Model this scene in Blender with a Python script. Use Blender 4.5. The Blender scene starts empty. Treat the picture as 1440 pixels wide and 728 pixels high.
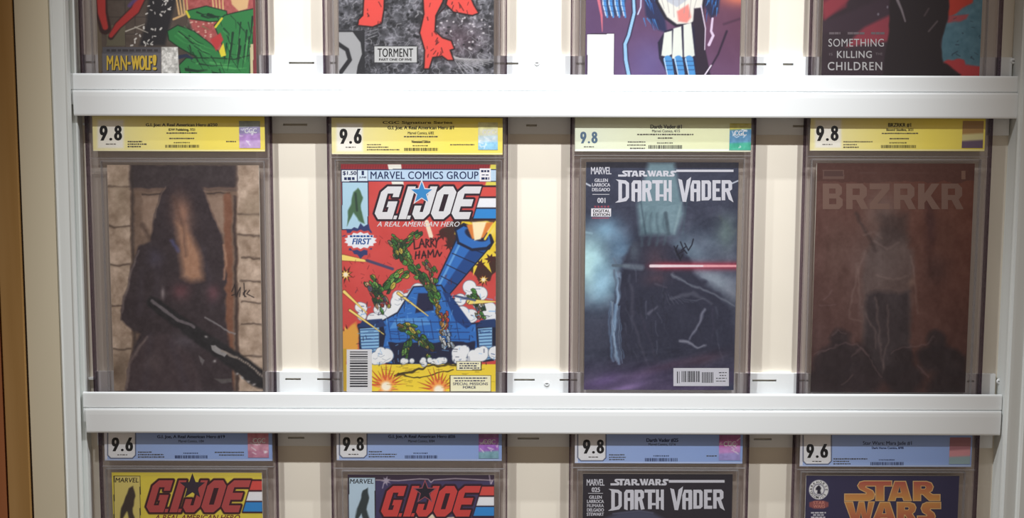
import bpy, math, random
import numpy as np
from mathutils import Matrix, Vector

# ------------------------------------------------------------------ camera
C = bpy.context.scene.collection
SC = bpy.context.scene
F = 1400.0                       # focal length in pixels of the 1440 x 728 frame
D = 1.064                        # distance of the comic covers from the camera
CAM = np.array([0.0, 0.0, 1.50])
TH = math.atan(F * 6.2e-5)       # pitched a little down
RO = 0.0030                      # and rolled a hair
fwd = np.array([0, math.cos(TH), -math.sin(TH)])
up0 = np.array([0, math.sin(TH), math.cos(TH)])
rt0 = np.array([1.0, 0, 0])
RT = math.cos(RO) * rt0 + math.sin(RO) * up0
UP = -math.sin(RO) * rt0 + math.cos(RO) * up0
cd = bpy.data.cameras.new('camera')
cam = bpy.data.objects.new('camera', cd)
C.objects.link(cam)
cd.sensor_width = 36
cd.lens = 36 * F / 1440
cd.clip_start = 0.01
M = Matrix.Identity(4)
for i in range(3):
    M[i][0], M[i][1], M[i][2], M[i][3] = RT[i], UP[i], -fwd[i], CAM[i]
cam.matrix_world = M
SC.camera = cam

# ------------------------------------------------------------------ light
SC.view_settings.view_transform = 'Standard'
SC.view_settings.look = 'None'
SC.view_settings.gamma = 1
SC.view_settings.use_curve_mapping = False
SC.view_settings.exposure = 0.0
w = bpy.data.worlds.new('room_light')
SC.world = w
w.use_nodes = True
bg = w.node_tree.nodes['Background']
bg.inputs[0].default_value = (1.0, 0.82, 0.66, 1)
bg.inputs[1].default_value = 0.19


def spot(name, loc, aim, power, size, blend, col=(1, 0.98, 0.95), rad=0.012):
    l = bpy.data.lights.new(name, 'SPOT')
    l.energy = power
    l.spot_size = math.radians(size)
    l.spot_blend = blend
    l.color = col
    l.shadow_soft_size = rad
    o = bpy.data.objects.new(name, l)
    C.objects.link(o)
    o.location = loc
    d = Vector(aim) - Vector(loc)
    o.rotation_euler = d.to_track_quat('-Z', 'Y').to_euler()
    return o


AIM = (0.0, D, 1.41)
spot('ceiling_spot', (-0.50, D - 0.62, 2.62), AIM, 86, 47, 1.0, (.96, .98, 1.0))
spot('ceiling_spot', (0.52, D - 0.62, 2.62), AIM, 86, 47, 1.0, (.96, .98, 1.0))
spot('ceiling_spot', (-0.42, D - 0.36, 2.95), AIM, 56, 36, 1.0, (.96, .98, 1.0))
spot('ceiling_spot', (0.45, D - 0.36, 2.95), AIM, 56, 36, 1.0, (.96, .98, 1.0))

# ------------------------------------------------------------------ helpers


def P(px, py, Y):
    """photo pixel -> world point on the upright plane at distance Y"""
    d = F * fwd + (px - 720.0) * RT - (py - 364.0) * UP
    t = Y / d[1]
    return CAM + t * d


def proj(X, Y, Z):
    dx, dy, dz = X - CAM[0], Y - CAM[1], Z - CAM[2]
    a = dx * RT[0] + dy * RT[1] + dz * RT[2]
    b = dx * UP[0] + dy * UP[1] + dz * UP[2]
    c = dx * fwd[0] + dy * fwd[1] + dz * fwd[2]
    return 720 + F * a / c, 364 - F * b / c


def lin(c):
    c = np.asarray(c, float) / 255.0
    return np.where(c <= 0.04045, c / 12.92, ((c + 0.055) / 1.055) ** 2.4)


MATS = {}


def mat(name, rgb, rough=0.5, spec=0.3, metal=0.0, noise=None, bump=0.0, coat=0.0):
    if name in MATS:
        return MATS[name]
    m = bpy.data.materials.new(name)
    m.use_nodes = True
    nt = m.node_tree
    b = nt.nodes['Principled BSDF']
    col = tuple(lin(rgb)) + (1,)
    b.inputs['Base Color'].default_value = col
    b.inputs['Roughness'].default_value = rough
    b.inputs['Specular IOR Level'].default_value = spec
    b.inputs['Metallic'].default_value = metal
    b.inputs['Coat Weight'].default_value = coat
    if noise:
        scale, amt, stretch = noise
        tc = nt.nodes.new('ShaderNodeTexCoord')
        mp = nt.nodes.new('ShaderNodeMapping')
        mp.inputs['Scale'].default_value = stretch
        nz = nt.nodes.new('ShaderNodeTexNoise')
        nz.inputs['Scale'].default_value = scale
        nz.inputs['Detail'].default_value = 5
        rp = nt.nodes.new('ShaderNodeValToRGB')
        c0 = tuple(lin([max(0, v - amt) for v in rgb])) + (1,)
        c1 = tuple(lin([min(255, v + amt) for v in rgb])) + (1,)
        rp.color_ramp.elements[0].color = c0
        rp.color_ramp.elements[1].color = c1
        rp.color_ramp.elements[0].position = 0.3
        rp.color_ramp.elements[1].position = 0.7
        nt.links.new(tc.outputs['Object'], mp.inputs['Vector'])
        nt.links.new(mp.outputs[0], nz.inputs['Vector'])
        nt.links.new(nz.outputs[0], rp.inputs[0])
        nt.links.new(rp.outputs[0], b.inputs['Base Color'])
        if bump:
            bp = nt.nodes.new('ShaderNodeBump')
            bp.inputs['Strength'].default_value = bump
            bp.inputs['Distance'].default_value = 0.001
            nt.links.new(nz.outputs[0], bp.inputs['Height'])
            nt.links.new(bp.outputs[0], b.inputs['Normal'])
    MATS[name] = m
    return m


def clear_mat(name, tint, gloss=0.0, rough=0.05, haze=0.0, hazecol=(0.8, 0.8, 0.82)):
    """thin clear plastic: tinted see-through with a fresnel sheen"""
    m = bpy.data.materials.new(name)
    m.use_nodes = True
    nt = m.node_tree
    nt.nodes.clear()
    out = nt.nodes.new('ShaderNodeOutputMaterial')
    tr = nt.nodes.new('ShaderNodeBsdfTransparent')
    tr.inputs[0].default_value = tuple(tint) + (1,)
    last = tr.outputs[0]
    if haze:
        df = nt.nodes.new('ShaderNodeBsdfDiffuse')
        df.inputs[0].default_value = tuple(hazecol) + (1,)
        mh = nt.nodes.new('ShaderNodeMixShader')
        mh.inputs[0].default_value = haze
        nt.links.new(last, mh.inputs[1])
        nt.links.new(df.outputs[0], mh.inputs[2])
        last = mh.outputs[0]
    if gloss:
        gl = nt.nodes.new('ShaderNodeBsdfGlossy')
        gl.inputs['Roughness'].default_value = rough
        fr = nt.nodes.new('ShaderNodeFresnel')
        fr.inputs[0].default_value = 1.46
        mu = nt.nodes.new('ShaderNodeMath')
        mu.operation = 'MULTIPLY'
        mu.inputs[1].default_value = gloss
        mg = nt.nodes.new('ShaderNodeMixShader')
        nt.links.new(fr.outputs[0], mu.inputs[0])
        nt.links.new(mu.outputs[0], mg.inputs[0])
        nt.links.new(last, mg.inputs[1])
        nt.links.new(gl.outputs[0], mg.inputs[2])
        last = mg.outputs[0]
    nt.links.new(last, out.inputs[0])
    MATS[name] = m
    return m


def print_mat(name, rough=0.45, spec=0.2):
    m = bpy.data.materials.new(name)
    m.use_nodes = True
    nt = m.node_tree
    b = nt.nodes['Principled BSDF']
    a = nt.nodes.new('ShaderNodeAttribute')
    a.attribute_name = 'print'
    nt.links.new(a.outputs['Color'], b.inputs['Base Color'])
    b.inputs['Roughness'].default_value = rough
    b.inputs['Specular IOR Level'].default_value = spec
    return m


def link(name, me, parent=None, mats=()):
    for m in mats:
        me.materials.append(m)
    o = bpy.data.objects.new(name, me)
    C.objects.link(o)
    if parent is not None:
        o.parent = parent
    return o


def mesh(name, verts, faces, parent=None, mats=(), fm=None, org=(0, 0, 0)):
    me = bpy.data.meshes.new(name)
    v = np.asarray(verts, float).reshape(-1, 3) - np.asarray(org, float)
    me.from_pydata(v.tolist(), [], [tuple(f) for f in faces])
    o = link(name, me, parent, mats)
    if fm is not None:
        me.polygons.foreach_set('material_index', np.asarray(fm, dtype=np.int32))
    me.update()
    return o


class MB:
    """collects boxes and quads into one mesh"""

    def __init__(s):
        s.v, s.f, s.m = [], [], []

    def box(s, x0, x1, y0, y1, z0, z1, mi=0):
        n = len(s.v)
        s.v += [(x0, y0, z0), (x1, y0, z0), (x1, y1, z0), (x0, y1, z0),
                (x0, y0, z1), (x1, y0, z1), (x1, y1, z1), (x0, y1, z1)]
        for q in ((0, 1, 5, 4), (1, 2, 6, 5), (2, 3, 7, 6), (3, 0, 4, 7), (4, 5, 6, 7), (3, 2, 1, 0)):
            s.f.append(tuple(n + k for k in q))
            s.m.append(mi)

    def poly(s, pts, mi=0):
        n = len(s.v)
        s.v += [tuple(p) for p in pts]
        s.f.append(tuple(range(n, n + len(pts))))
        s.m.append(mi)

    def prism(s, prof, xa, xb, mi=0):
        """profile of (y, z) points swept from xa to xb"""
        n, k = len(s.v), len(prof)
        s.v += [(xa, y, z) for y, z in prof] + [(xb, y, z) for y, z in prof]
        for i in range(k):
            j = (i + 1) % k
            s.f.append((n + i, n + j, n + k + j, n + k + i))
            s.m.append(mi)
        s.f.append(tuple(n + i for i in reversed(range(k))))
        s.m.append(mi)
        s.f.append(tuple(n + k + i for i in range(k)))
        s.m.append(mi)

    def build(s, name, parent, mats, org=(0, 0, 0)):
        return mesh(name, s.v, s.f, parent, mats, s.m, org)


def tag(o, label=None, cat=None, group=None, kind=None):
    if label:
        o['label'] = label
    if cat:
        o['category'] = cat
    if group:
        o['group'] = group
    if kind:
        o['kind'] = kind
    return o


_tc = {}


def curve_mesh(cu):
    o = bpy.data.objects.new('outline', cu)
    C.objects.link(o)
    dg = bpy.context.evaluated_depsgraph_get()
    dg.update()
    me = bpy.data.meshes.new_from_object(o.evaluated_get(dg))
    v = np.array([p.co[:] for p in me.vertices]).reshape(-1, 3)[:, :2]
    f = [tuple(p.vertices) for p in me.polygons]
    bpy.data.objects.remove(o)
    bpy.data.meshes.remove(me)
    bpy.data.curves.remove(cu)
    return v, f


def text2d(s, bold=0.0, space=1.0):
    bold = min(bold, .010)
    k = (s, bold, space)
    if k not in _tc:
        cu = bpy.data.curves.new('glyphs', 'FONT')
        cu.body = s
        cu.offset = bold
        cu.space_character = space
        cu.resolution_u = 4
        cu.fill_mode = 'FRONT'
        _tc[k] = curve_mesh(cu)
    return _tc[k]


def shape2d(loops):
    """loops: outlines and holes in pixels -> filled 2d mesh"""
    cu = bpy.data.curves.new('shape', 'CURVE')
    cu.dimensions = '2D'
    cu.fill_mode = 'FRONT'
    for lp in loops:
        sp = cu.splines.new('POLY')
        sp.points.add(len(lp) - 1)
        for p, (x, y) in zip(sp.points, lp):
            p.co = (x, -y, 0, 1)
        sp.use_cyclic_u = True
    v, f = curve_mesh(cu)
    return v * np.array([1, -1]), f


def _ell(cx, cy, rx, ry, n=20):
    return [(cx + rx * math.cos(2 * math.pi * i / n), cy + ry * math.sin(2 * math.pi * i / n)) for i in range(n)]


def _eight():
    L = []
    for i in range(25):
        y = 21 * i / 24
        a = 4.5 * math.sqrt(max(0, 1 - ((y - 5.4) / 5.4) ** 2))
        b = 5.0 * math.sqrt(max(0, 1 - ((y - 14.9) / 6.1) ** 2))
        L.append((max(a, b, .2), y))
    return [(5 - w_, y) for w_, y in L] + [(5 + w_, y) for w_, y in reversed(L)]


_six = [(4.9, 0), (8.9, 0), (6.0, 7.3), (7.5, 7.5), (9.2, 9), (10, 12), (10, 15), (9.3, 18.3), (7.6, 20.4), (5, 21), (2.4, 20.4), (.7, 18.3), (0, 15), (0, 12.5), (.6, 9.8)]
DIGIT = {'6': [_six, _ell(5, 14.2, 1.15, 2.9)], '9': [[(10 - x, 21 - y) for x, y in _six], _ell(5, 6.8, 1.15, 2.9)],
         '8': [_eight(), _ell(5, 5.4, .95, 1.8), _ell(5, 14.9, 1.15, 2.6)], '.': [_ell(1.9, 19.1, 1.9, 1.9, 12)]}


class Ink:
    """flat printed marks given in photo pixels, laid on a plane of the slab"""

    def __init__(s, Y, org):
        s.Y, s.org = Y, org
        s.v, s.f, s.m = [], [], []

    def add(s, v, f, mi=0, dy=0.0):
        n = len(s.v)
        for x, y in v:
            s.v.append(P(x, y, s.Y - dy))
        for q in f:
            s.f.append(tuple(n + k for k in q))
            s.m.append(mi)

    def rect(s, x0, y0, x1, y1, mi=0, dy=0.0):
        s.add([(x0, y1), (x1, y1), (x1, y0), (x0, y0)], [(0, 1, 2, 3)], mi, dy)

    def text(s, t, x0, y0, x1, y1, bold=0.0, mi=0, dy=0.0, shear=0.0, space=1.0):
        heavy, bold = bold >= .02, (0.0 if 'M' in t else bold)
        v, f = text2d(t, bold, space)
        lo, hi = v.min(0), v.max(0)
        u = (v - lo) / (hi - lo)
        X = x0 + u[:, 0] * (x1 - x0) + shear * u[:, 1] * (y1 - y0)
        Yy = y1 - u[:, 1] * (y1 - y0)
        s.add(np.stack([X, Yy], 1), f, mi, dy)
        if heavy:                      # heavy print: the same letters again, a hair to the side
            s.add(np.stack([X + (.035 if 'M' in t else .06) * (y1 - y0), Yy], 1), f, mi, dy + .00001)

    def shape(s, loops, mi=0, dy=0.0):
        v, f = shape2d(loops)
        s.add(v, f, mi, dy)

    def dashes(s, x0, x1, y0, y1, seed, mi=0, dy=0.0, a=2.0, b=5.0, gap=1.0):
        """a line of small print too small to read"""
        r = random.Random(seed)
        x = x0
        while x < x1 - 0.5:
            L = min(r.uniform(a, b), x1 - x)
            s.rect(x, y0 + r.uniform(0, .25), x + L, y1 - r.uniform(0, .25), mi, dy)
            x += L + gap * r.uniform(.7, 1.3)

    def bars(s, x0, x1, y0, y1, seed, mi=0, dy=0.0, wmin=.5, wmax=1.6, vert=True, gmin=.6, gmax=1.6):
        r = random.Random(seed)
        a, e = (x0, x1) if vert else (y0, y1)
        while a < e - 0.3:
            t = min(r.uniform(wmin, wmax), e - a)
            if vert:
                s.rect(a, y0, a + t, y1, mi, dy)
            else:
                s.rect(x0, a, x1, a + t, mi, dy)
            a += t + r.uniform(gmin, gmax)

    def build(s, name, parent, mats):
        if not s.v:
            return None
        return mesh(name, s.v, s.f, parent, mats, s.m, s.org)


# ------------------------------------------------------------------ printed art: a small painter on a fine vertex grid


def _h(ix, iy, seed):
    n = (ix * 374761393 + iy * 668265263 + seed * 144665) & 0xFFFFFFFF
    n = ((n ^ (n >> 13)) * 1274126177) & 0xFFFFFFFF
    return ((n ^ (n >> 16)) & 0xFFFF) / 65535.0


def vn(x, y, sc, seed=0):
    x, y = np.asarray(x) / sc + 1000, np.asarray(y) / sc + 1000
    ix, iy = np.floor(x).astype(np.int64), np.floor(y).astype(np.int64)
    fx, fy = x - ix, y - iy
    fx, fy = fx * fx * (3 - 2 * fx), fy * fy * (3 - 2 * fy)
    a, b = _h(ix, iy, seed), _h(ix + 1, iy, seed)
    c, d = _h(ix, iy + 1, seed), _h(ix + 1, iy + 1, seed)
    return (a * (1 - fx) + b * fx) * (1 - fy) + (c * (1 - fx) + d * fx) * fy


def fbm(x, y, sc, seed=0, oc=4):
    s, a, t = 0, 1.0, 0
    for k in range(oc):
        s = s + a * vn(x, y, sc / 2 ** k, seed + 17 * k)
        t += a
        a *= 0.55
    return s / t


class Paint:
    def __init__(s, px, py, base):
        s.x, s.y = px, py
        s.c = np.empty((len(px), 3))
        s.c[:] = base

    def warp(s, amp, sc, seed):
        s.x0, s.y0 = s.x, s.y
        s.x = s.x0 + amp * 2 * (fbm(s.x0, s.y0, sc, seed, 3) - .5)
        s.y = s.y0 + amp * 2 * (fbm(s.x0, s.y0, sc, seed + 9, 3) - .5)

    def unwarp(s):
        s.x, s.y = s.x0, s.y0

    def sel(s, x0, y0, x1, y1):
        return np.nonzero((s.x >= x0) & (s.x <= x1) & (s.y >= y0) & (s.y <= y1))[0]

    def blend(s, idx, a, col):
        a = np.clip(a, 0, 1)[:, None]
        col = np.asarray(col, float)
        s.c[idx] = s.c[idx] * (1 - a) + col * a

    def rect(s, x0, y0, x1, y1, col, alpha=1.0):
        idx = s.sel(x0, y0, x1, y1)
        s.blend(idx, np.full(len(idx), alpha), col)

    def poly(s, pts, col, soft=1.0, alpha=1.0, grow=0.0, wob=0.0, ws=9, seed=3):
        pts = np.asarray(pts, float)
        m = soft + abs(grow) + wob + 1
        idx = s.sel(pts[:, 0].min() - m, pts[:, 1].min() - m, pts[:, 0].max() + m, pts[:, 1].max() + m)
        if not len(idx):
            return
        x, y = s.x[idx], s.y[idx]
        if wob:
            x, y = x + wob * 2 * (vn(x, y, ws, seed) - .5), y + wob * 2 * (vn(x, y, ws, seed + 5) - .5)
        ins = np.zeros(len(idx), bool)
        d2 = np.full(len(idx), 1e9)
        n = len(pts)
        for i in range(n):
            ax, ay = pts[i]
            bx, by = pts[(i + 1) % n]
            ex, ey = bx - ax, by - ay
            L = ex * ex + ey * ey + 1e-9
            t = np.clip(((x - ax) * ex + (y - ay) * ey) / L, 0, 1)
            d2 = np.minimum(d2, (x - ax - t * ex) ** 2 + (y - ay - t * ey) ** 2)
            if ay != by:
                c = (ay > y) != (by > y)
                ins ^= c & (x < (bx - ax) * (y - ay) / (by - ay) + ax)
        sd = np.sqrt(d2) * np.where(ins, 1, -1) + grow
        s.blend(idx, alpha * np.clip(0.5 + sd / soft, 0, 1), col)

    def line(s, pts, w, col, alpha=1.0, soft=1.0, w1=None, wob=0.0, seed=1):
        pts = np.asarray(pts, float)
        w1 = w if w1 is None else w1
        m = max(w, w1) + soft + wob + 1
        idx = s.sel(pts[:, 0].min() - m, pts[:, 1].min() - m, pts[:, 0].max() + m, pts[:, 1].max() + m)
        if not len(idx):
            return
        x, y = s.x[idx], s.y[idx]
        if wob:
            x, y = x + wob * 2 * (vn(x, y, 7, seed) - .5), y + wob * 2 * (vn(x, y, 7, seed + 5) - .5)
        best = np.full(len(idx), -1e9)
        n = len(pts) - 1
        for i in range(n):
            ax, ay = pts[i]
            ex, ey = pts[i + 1] - pts[i]
            t = np.clip(((x - ax) * ex + (y - ay) * ey) / (ex * ex + ey * ey + 1e-9), 0, 1)
            ww = w + (w1 - w) * (i + t) / n
            best = np.maximum(best, ww / 2 - np.hypot(x - ax - t * ex, y - ay - t * ey))
        s.blend(idx, alpha * np.clip(0.5 + best / soft, 0, 1), col)

    def ell(s, cx, cy, rx, ry, col, soft=1.0, alpha=1.0, rot=0.0):
        r = max(rx, ry) + soft + 1
        idx = s.sel(cx - r, cy - r, cx + r, cy + r)
        if not len(idx):
            return
        x, y = s.x[idx] - cx, s.y[idx] - cy
        c, n = math.cos(rot), math.sin(rot)
        u, v = x * c + y * n, -x * n + y * c
        sd = (1 - np.hypot(u / rx, v / ry)) * min(rx, ry)
        s.blend(idx, alpha * np.clip(0.5 + sd / soft, 0, 1), col)

    def glow(s, cx, cy, rx, ry, col, alpha=1.0, rot=0.0, pw=1.0):
        r = 2.2 * max(rx, ry)
        idx = s.sel(cx - r, cy - r, cx + r, cy + r)
        if not len(idx):
            return
        x, y = s.x[idx] - cx, s.y[idx] - cy
        c, n = math.cos(rot), math.sin(rot)
        u, v = (x * c + y * n) / rx, (-x * n + y * c) / ry
        s.blend(idx, alpha * np.exp(-(u * u + v * v) ** pw), col)

    def burst(s, cx, cy, r0, r1, n, col, seed, a0=0.0, a1=2 * math.pi, soft=1.0, alpha=1.0, grow=0.0):
        r = random.Random(seed)
        pts = []
        for k in range(2 * n):
            a = a0 + (a1 - a0) * k / (2 * n)
            q = (r1 if k % 2 else r0) * r.uniform(.8, 1.15)
            pts.append((cx + q * math.cos(a), cy + q * math.sin(a)))
        s.poly(pts, col, soft, alpha, grow)

    def puffs(s, x0, y0, x1, y1, n, r, col, edge, seed, soft=1.0):
        q = random.Random(seed)
        pts = [(q.uniform(x0, x1), q.uniform(y0, y1), r * q.uniform(.6, 1.2)) for _ in range(n)]
        for x, y, k in pts:
            s.ell(x, y, k + .9, k + .9, edge, soft)
        for x, y, k in pts:
            s.ell(x, y, k, k, col, soft)
        for x, y, k in pts[::2]:
            s.line([(x - k * .6, y + k * .5), (x, y + k * .75), (x + k * .6, y + k * .4)], .6, edge, .7)

    def shards(s, path, width, n, cols, seed, r0=2.5, r1=5.5, ol=(24, 28, 26)):
        """a dense strip of small inked fragments along a path"""
        q = random.Random(seed)
        path = [np.array(a, float) for a in path]
        for _ in range(n):
            i = q.randrange(len(path) - 1)
            a, b = path[i], path[i + 1]
            t = b - a
            t = t / np.linalg.norm(t)
            nn = np.array([-t[1], t[0]])
            c = a + (b - a) * q.random() + nn * q.uniform(-width / 2, width / 2)
            L, W = q.uniform(r0, r1) * 1.5, q.uniform(r0, r1) * .7
            k = q.randint(5, 7)
            pts = [c + t * L * math.cos(6.283 * j / k + .3) * q.uniform(.7, 1.2) + nn * W * math.sin(6.283 * j / k + .3) * q.uniform(.7, 1.2) for j in range(k)]
            s.poly(pts, ol, 1, grow=.7)
            s.poly(pts, q.choice(cols), 1)
            s.line([c - t * L * .4, c + nn * W * .4, c + t * L * .5], q.uniform(.6, 1.3), ol, .7)

    def grain(s, sc, amt, seed, sx=1.0, sy=1.0, oc=4, box=None):
        idx = s.sel(*box) if box else np.arange(len(s.x))
        v = (fbm(s.x[idx] / sx, s.y[idx] / sy, sc, seed, oc) - .5) * 2 * amt
        s.c[idx] = np.clip(s.c[idx] + v[:, None], 0, 255)


ART_GAIN = 1.22
PRINT = print_mat('printed_cover')
PRINT_LABEL = print_mat('printed_label', 0.4, 0.25)


def printed_sheet(name, x0, x1, z0, z1, Y, step, thick, parent, org, art, material, back=(225, 220, 205)):
    """a sheet or booklet whose front is a fine grid of print colours"""
    nx = max(2, int((x1 - x0) / (step * 0.00076)) + 1)
    nz = max(2, int((z1 - z0) / (step * 0.00076)) + 1)
    X, Z = np.meshgrid(np.linspace(x0, x1, nx), np.linspace(z0, z1, nz))
    X, Z = X.ravel(), Z.ravel()
    px, py = proj(X, np.full_like(X, Y), Z)
    pt = Paint(px, py, (128, 128, 128))
    art(pt)
    n = len(X)
    ii = (np.arange(nz - 1)[:, None] * nx + np.arange(nx - 1)[None, :]).ravel()
    q = np.stack([ii, ii + 1, ii + nx + 1, ii + nx], 1)
    ex = np.array([(x0, Y, z0), (x1, Y, z0), (x1, Y, z1), (x0, Y, z1),
                   (x0, Y + thick, z0), (x1, Y + thick, z0), (x1, Y + thick, z1), (x0, Y + thick, z1)])
    co = np.concatenate([np.stack([X, np.full(n, Y), Z], 1), ex]) - np.asarray(org)
    q = np.concatenate([q, n + np.array([(1, 5, 6, 2), (0, 3, 7, 4), (3, 2, 6, 7), (0, 4, 5, 1), (5, 4, 7, 6)])])
    me = bpy.data.meshes.new(name)
    me.vertices.add(len(co))
    me.vertices.foreach_set('co', co.ravel())
    me.loops.add(q.size)
    me.loops.foreach_set('vertex_index', q.astype(np.int32).ravel())
    me.polygons.add(len(q))
    me.polygons.foreach_set('loop_start', np.arange(0, q.size, 4, dtype=np.int32))
    me.update(calc_edges=True)
    me.validate()
    cols = np.ones((len(co), 4), np.float32)
    cols[:n, :3] = lin(np.clip(pt.c, 0, 255)) * ART_GAIN
    cols[n:, :3] = lin(back)
    at = me.color_attributes.new('print', 'FLOAT_COLOR', 'POINT')
    at.data.foreach_set('color', cols.ravel())
    return link(name, me, parent, [material])


INK = mat('black_ink', (22, 20, 22), .5, .15)
WHITE = mat('white_ink', (240, 240, 243), .5, .15)
NAVY = mat('navy_ink', (30, 45, 95), .5, .15)
RED = mat('red_ink', (214, 74, 70), .5, .15)

# ------------------------------------------------------------------ setting
YW = D + 0.0095
CREAM = mat('cream_paint', (230, 222, 207), .6, .2, noise=(9, 3, (1, 1, 1)))
CREAM2 = mat('beige_paint', (224, 214, 188), .65, .2, noise=(6, 4, (1, 1, .3)))
TRIMW = mat('white_trim_paint', (228, 232, 230), .45, .3, noise=(14, 2, (1, 1, .2)))
RAILW = mat('white_rail_plastic', (234, 237, 238), .35, .35)
WOOD = mat('brown_wood', (178, 138, 84), .5, .25, noise=(24, 16, (1, 1, .06)), bump=.2)
WOOD2 = mat('red_brown_wood', (160, 96, 56), .5, .25, noise=(26, 16, (1, 1, .06)), bump=.2)

ZT, ZB = 2.05, 0.80
m = MB()
m.box(-0.75, 0.75, YW, YW + 0.02, ZB, ZT)
tag(m.build('wall_back', None, [CREAM]), kind='structure')


def leaning(name, edges, prof_y, material, back, parent=None):
    """an upright moulding: pixel columns (x at y=0, x at y=728) paired with depths; swept up the wall"""
    v, f = [], []
    n = len(edges)
    for k, Zs in enumerate((ZB, ZT)):
        for (xa, xb), Y in zip(edges, prof_y):
            a, b = P(xa, 0, Y), P(xb, 728, Y)
            t = (Zs - b[2]) / (a[2] - b[2])
            v.append(b + (a - b) * t)
        for (xa, xb), Y in zip((edges[-1], edges[0]), (back, back)):
            a, b = P(xa, 0, prof_y[-1] if xa == edges[-1][0] else prof_y[0]), P(xb, 728, prof_y[-1] if xa == edges[-1][0] else prof_y[0])
            t = (Zs - b[2]) / (a[2] - b[2])
            q = b + (a - b) * t
            v.append(np.array([q[0], back, q[2]]))
    k = n + 2
    for i in range(k):
        j = (i + 1) % k
        f.append((i, j, k + j, k + i))
    f.append(tuple(reversed(range(k))))
    f.append(tuple(range(k, 2 * k)))
    o = mesh(name, v, f, parent, [material])
    tag(o, kind='structure')
    return o


YB = YW + 0.02
leaning('trim_1', [(-60, -14), (-20, 10.5), (-18, 12)], [D - .019, D - .019, D - .015], WOOD2, YB)
leaning('trim_2', [(-18, 12.5), (-16, 13.5), (14.5, 42.8), (15.8, 44.0)], [D - .015, D - .020, D - .020, D - .0195], WOOD, YB)
leaning('gap_shade_strip', [(15.6, 43.8), (18.7, 47.3)], [D - .0172, D - .0172], mat('gap_shade_colour', (40, 26, 18), .8, .1), YB)  # dark strip added in the gap, its shade put into the colour
leaning('wall_left', [(18.9, 47.6), (19.6, 48.4), (67, 92), (69, 94)], [D - .016, D - .017, D - .017, D - .014], CREAM2, YB)
leaning('trim_3', [(68.0, 92.5), (70, 95), (73, 97), (88, 110.5), (90, 112), (91.5, 113.5), (93.5, 115.5), (95.5, 117.5), (96.5, 118.5), (98, 120), (104, 125.5), (106, 127)],
        [D - .014, D - .018, D - .0165, D - .0145, D - .0155, D - .0155, D - .0135, D - .0115, D - .002, D - .0026, D - .0026, D + .001], TRIMW, YB)
leaning('trim_4', [(1437.5, 1402.5), (1440, 1405), (1443, 1408), (1446, 1411), (1450, 1414.5), (1464, 1427), (1467, 1429.5), (1471, 1433), (1500, 1462)],
        [D - .006, D - .0115, D - .0125, D - .0155, D - .0155, D - .0145, D - .0165, D - .018, D - .018], TRIMW, YB)

# ------------------------------------------------------------------ shelf rails
LIPY = D - 0.0060
GROUP = {1: 'graded comics on the top shelf', 2: 'graded comics on the middle shelf', 3: 'graded comics on the bottom shelf'}


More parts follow.
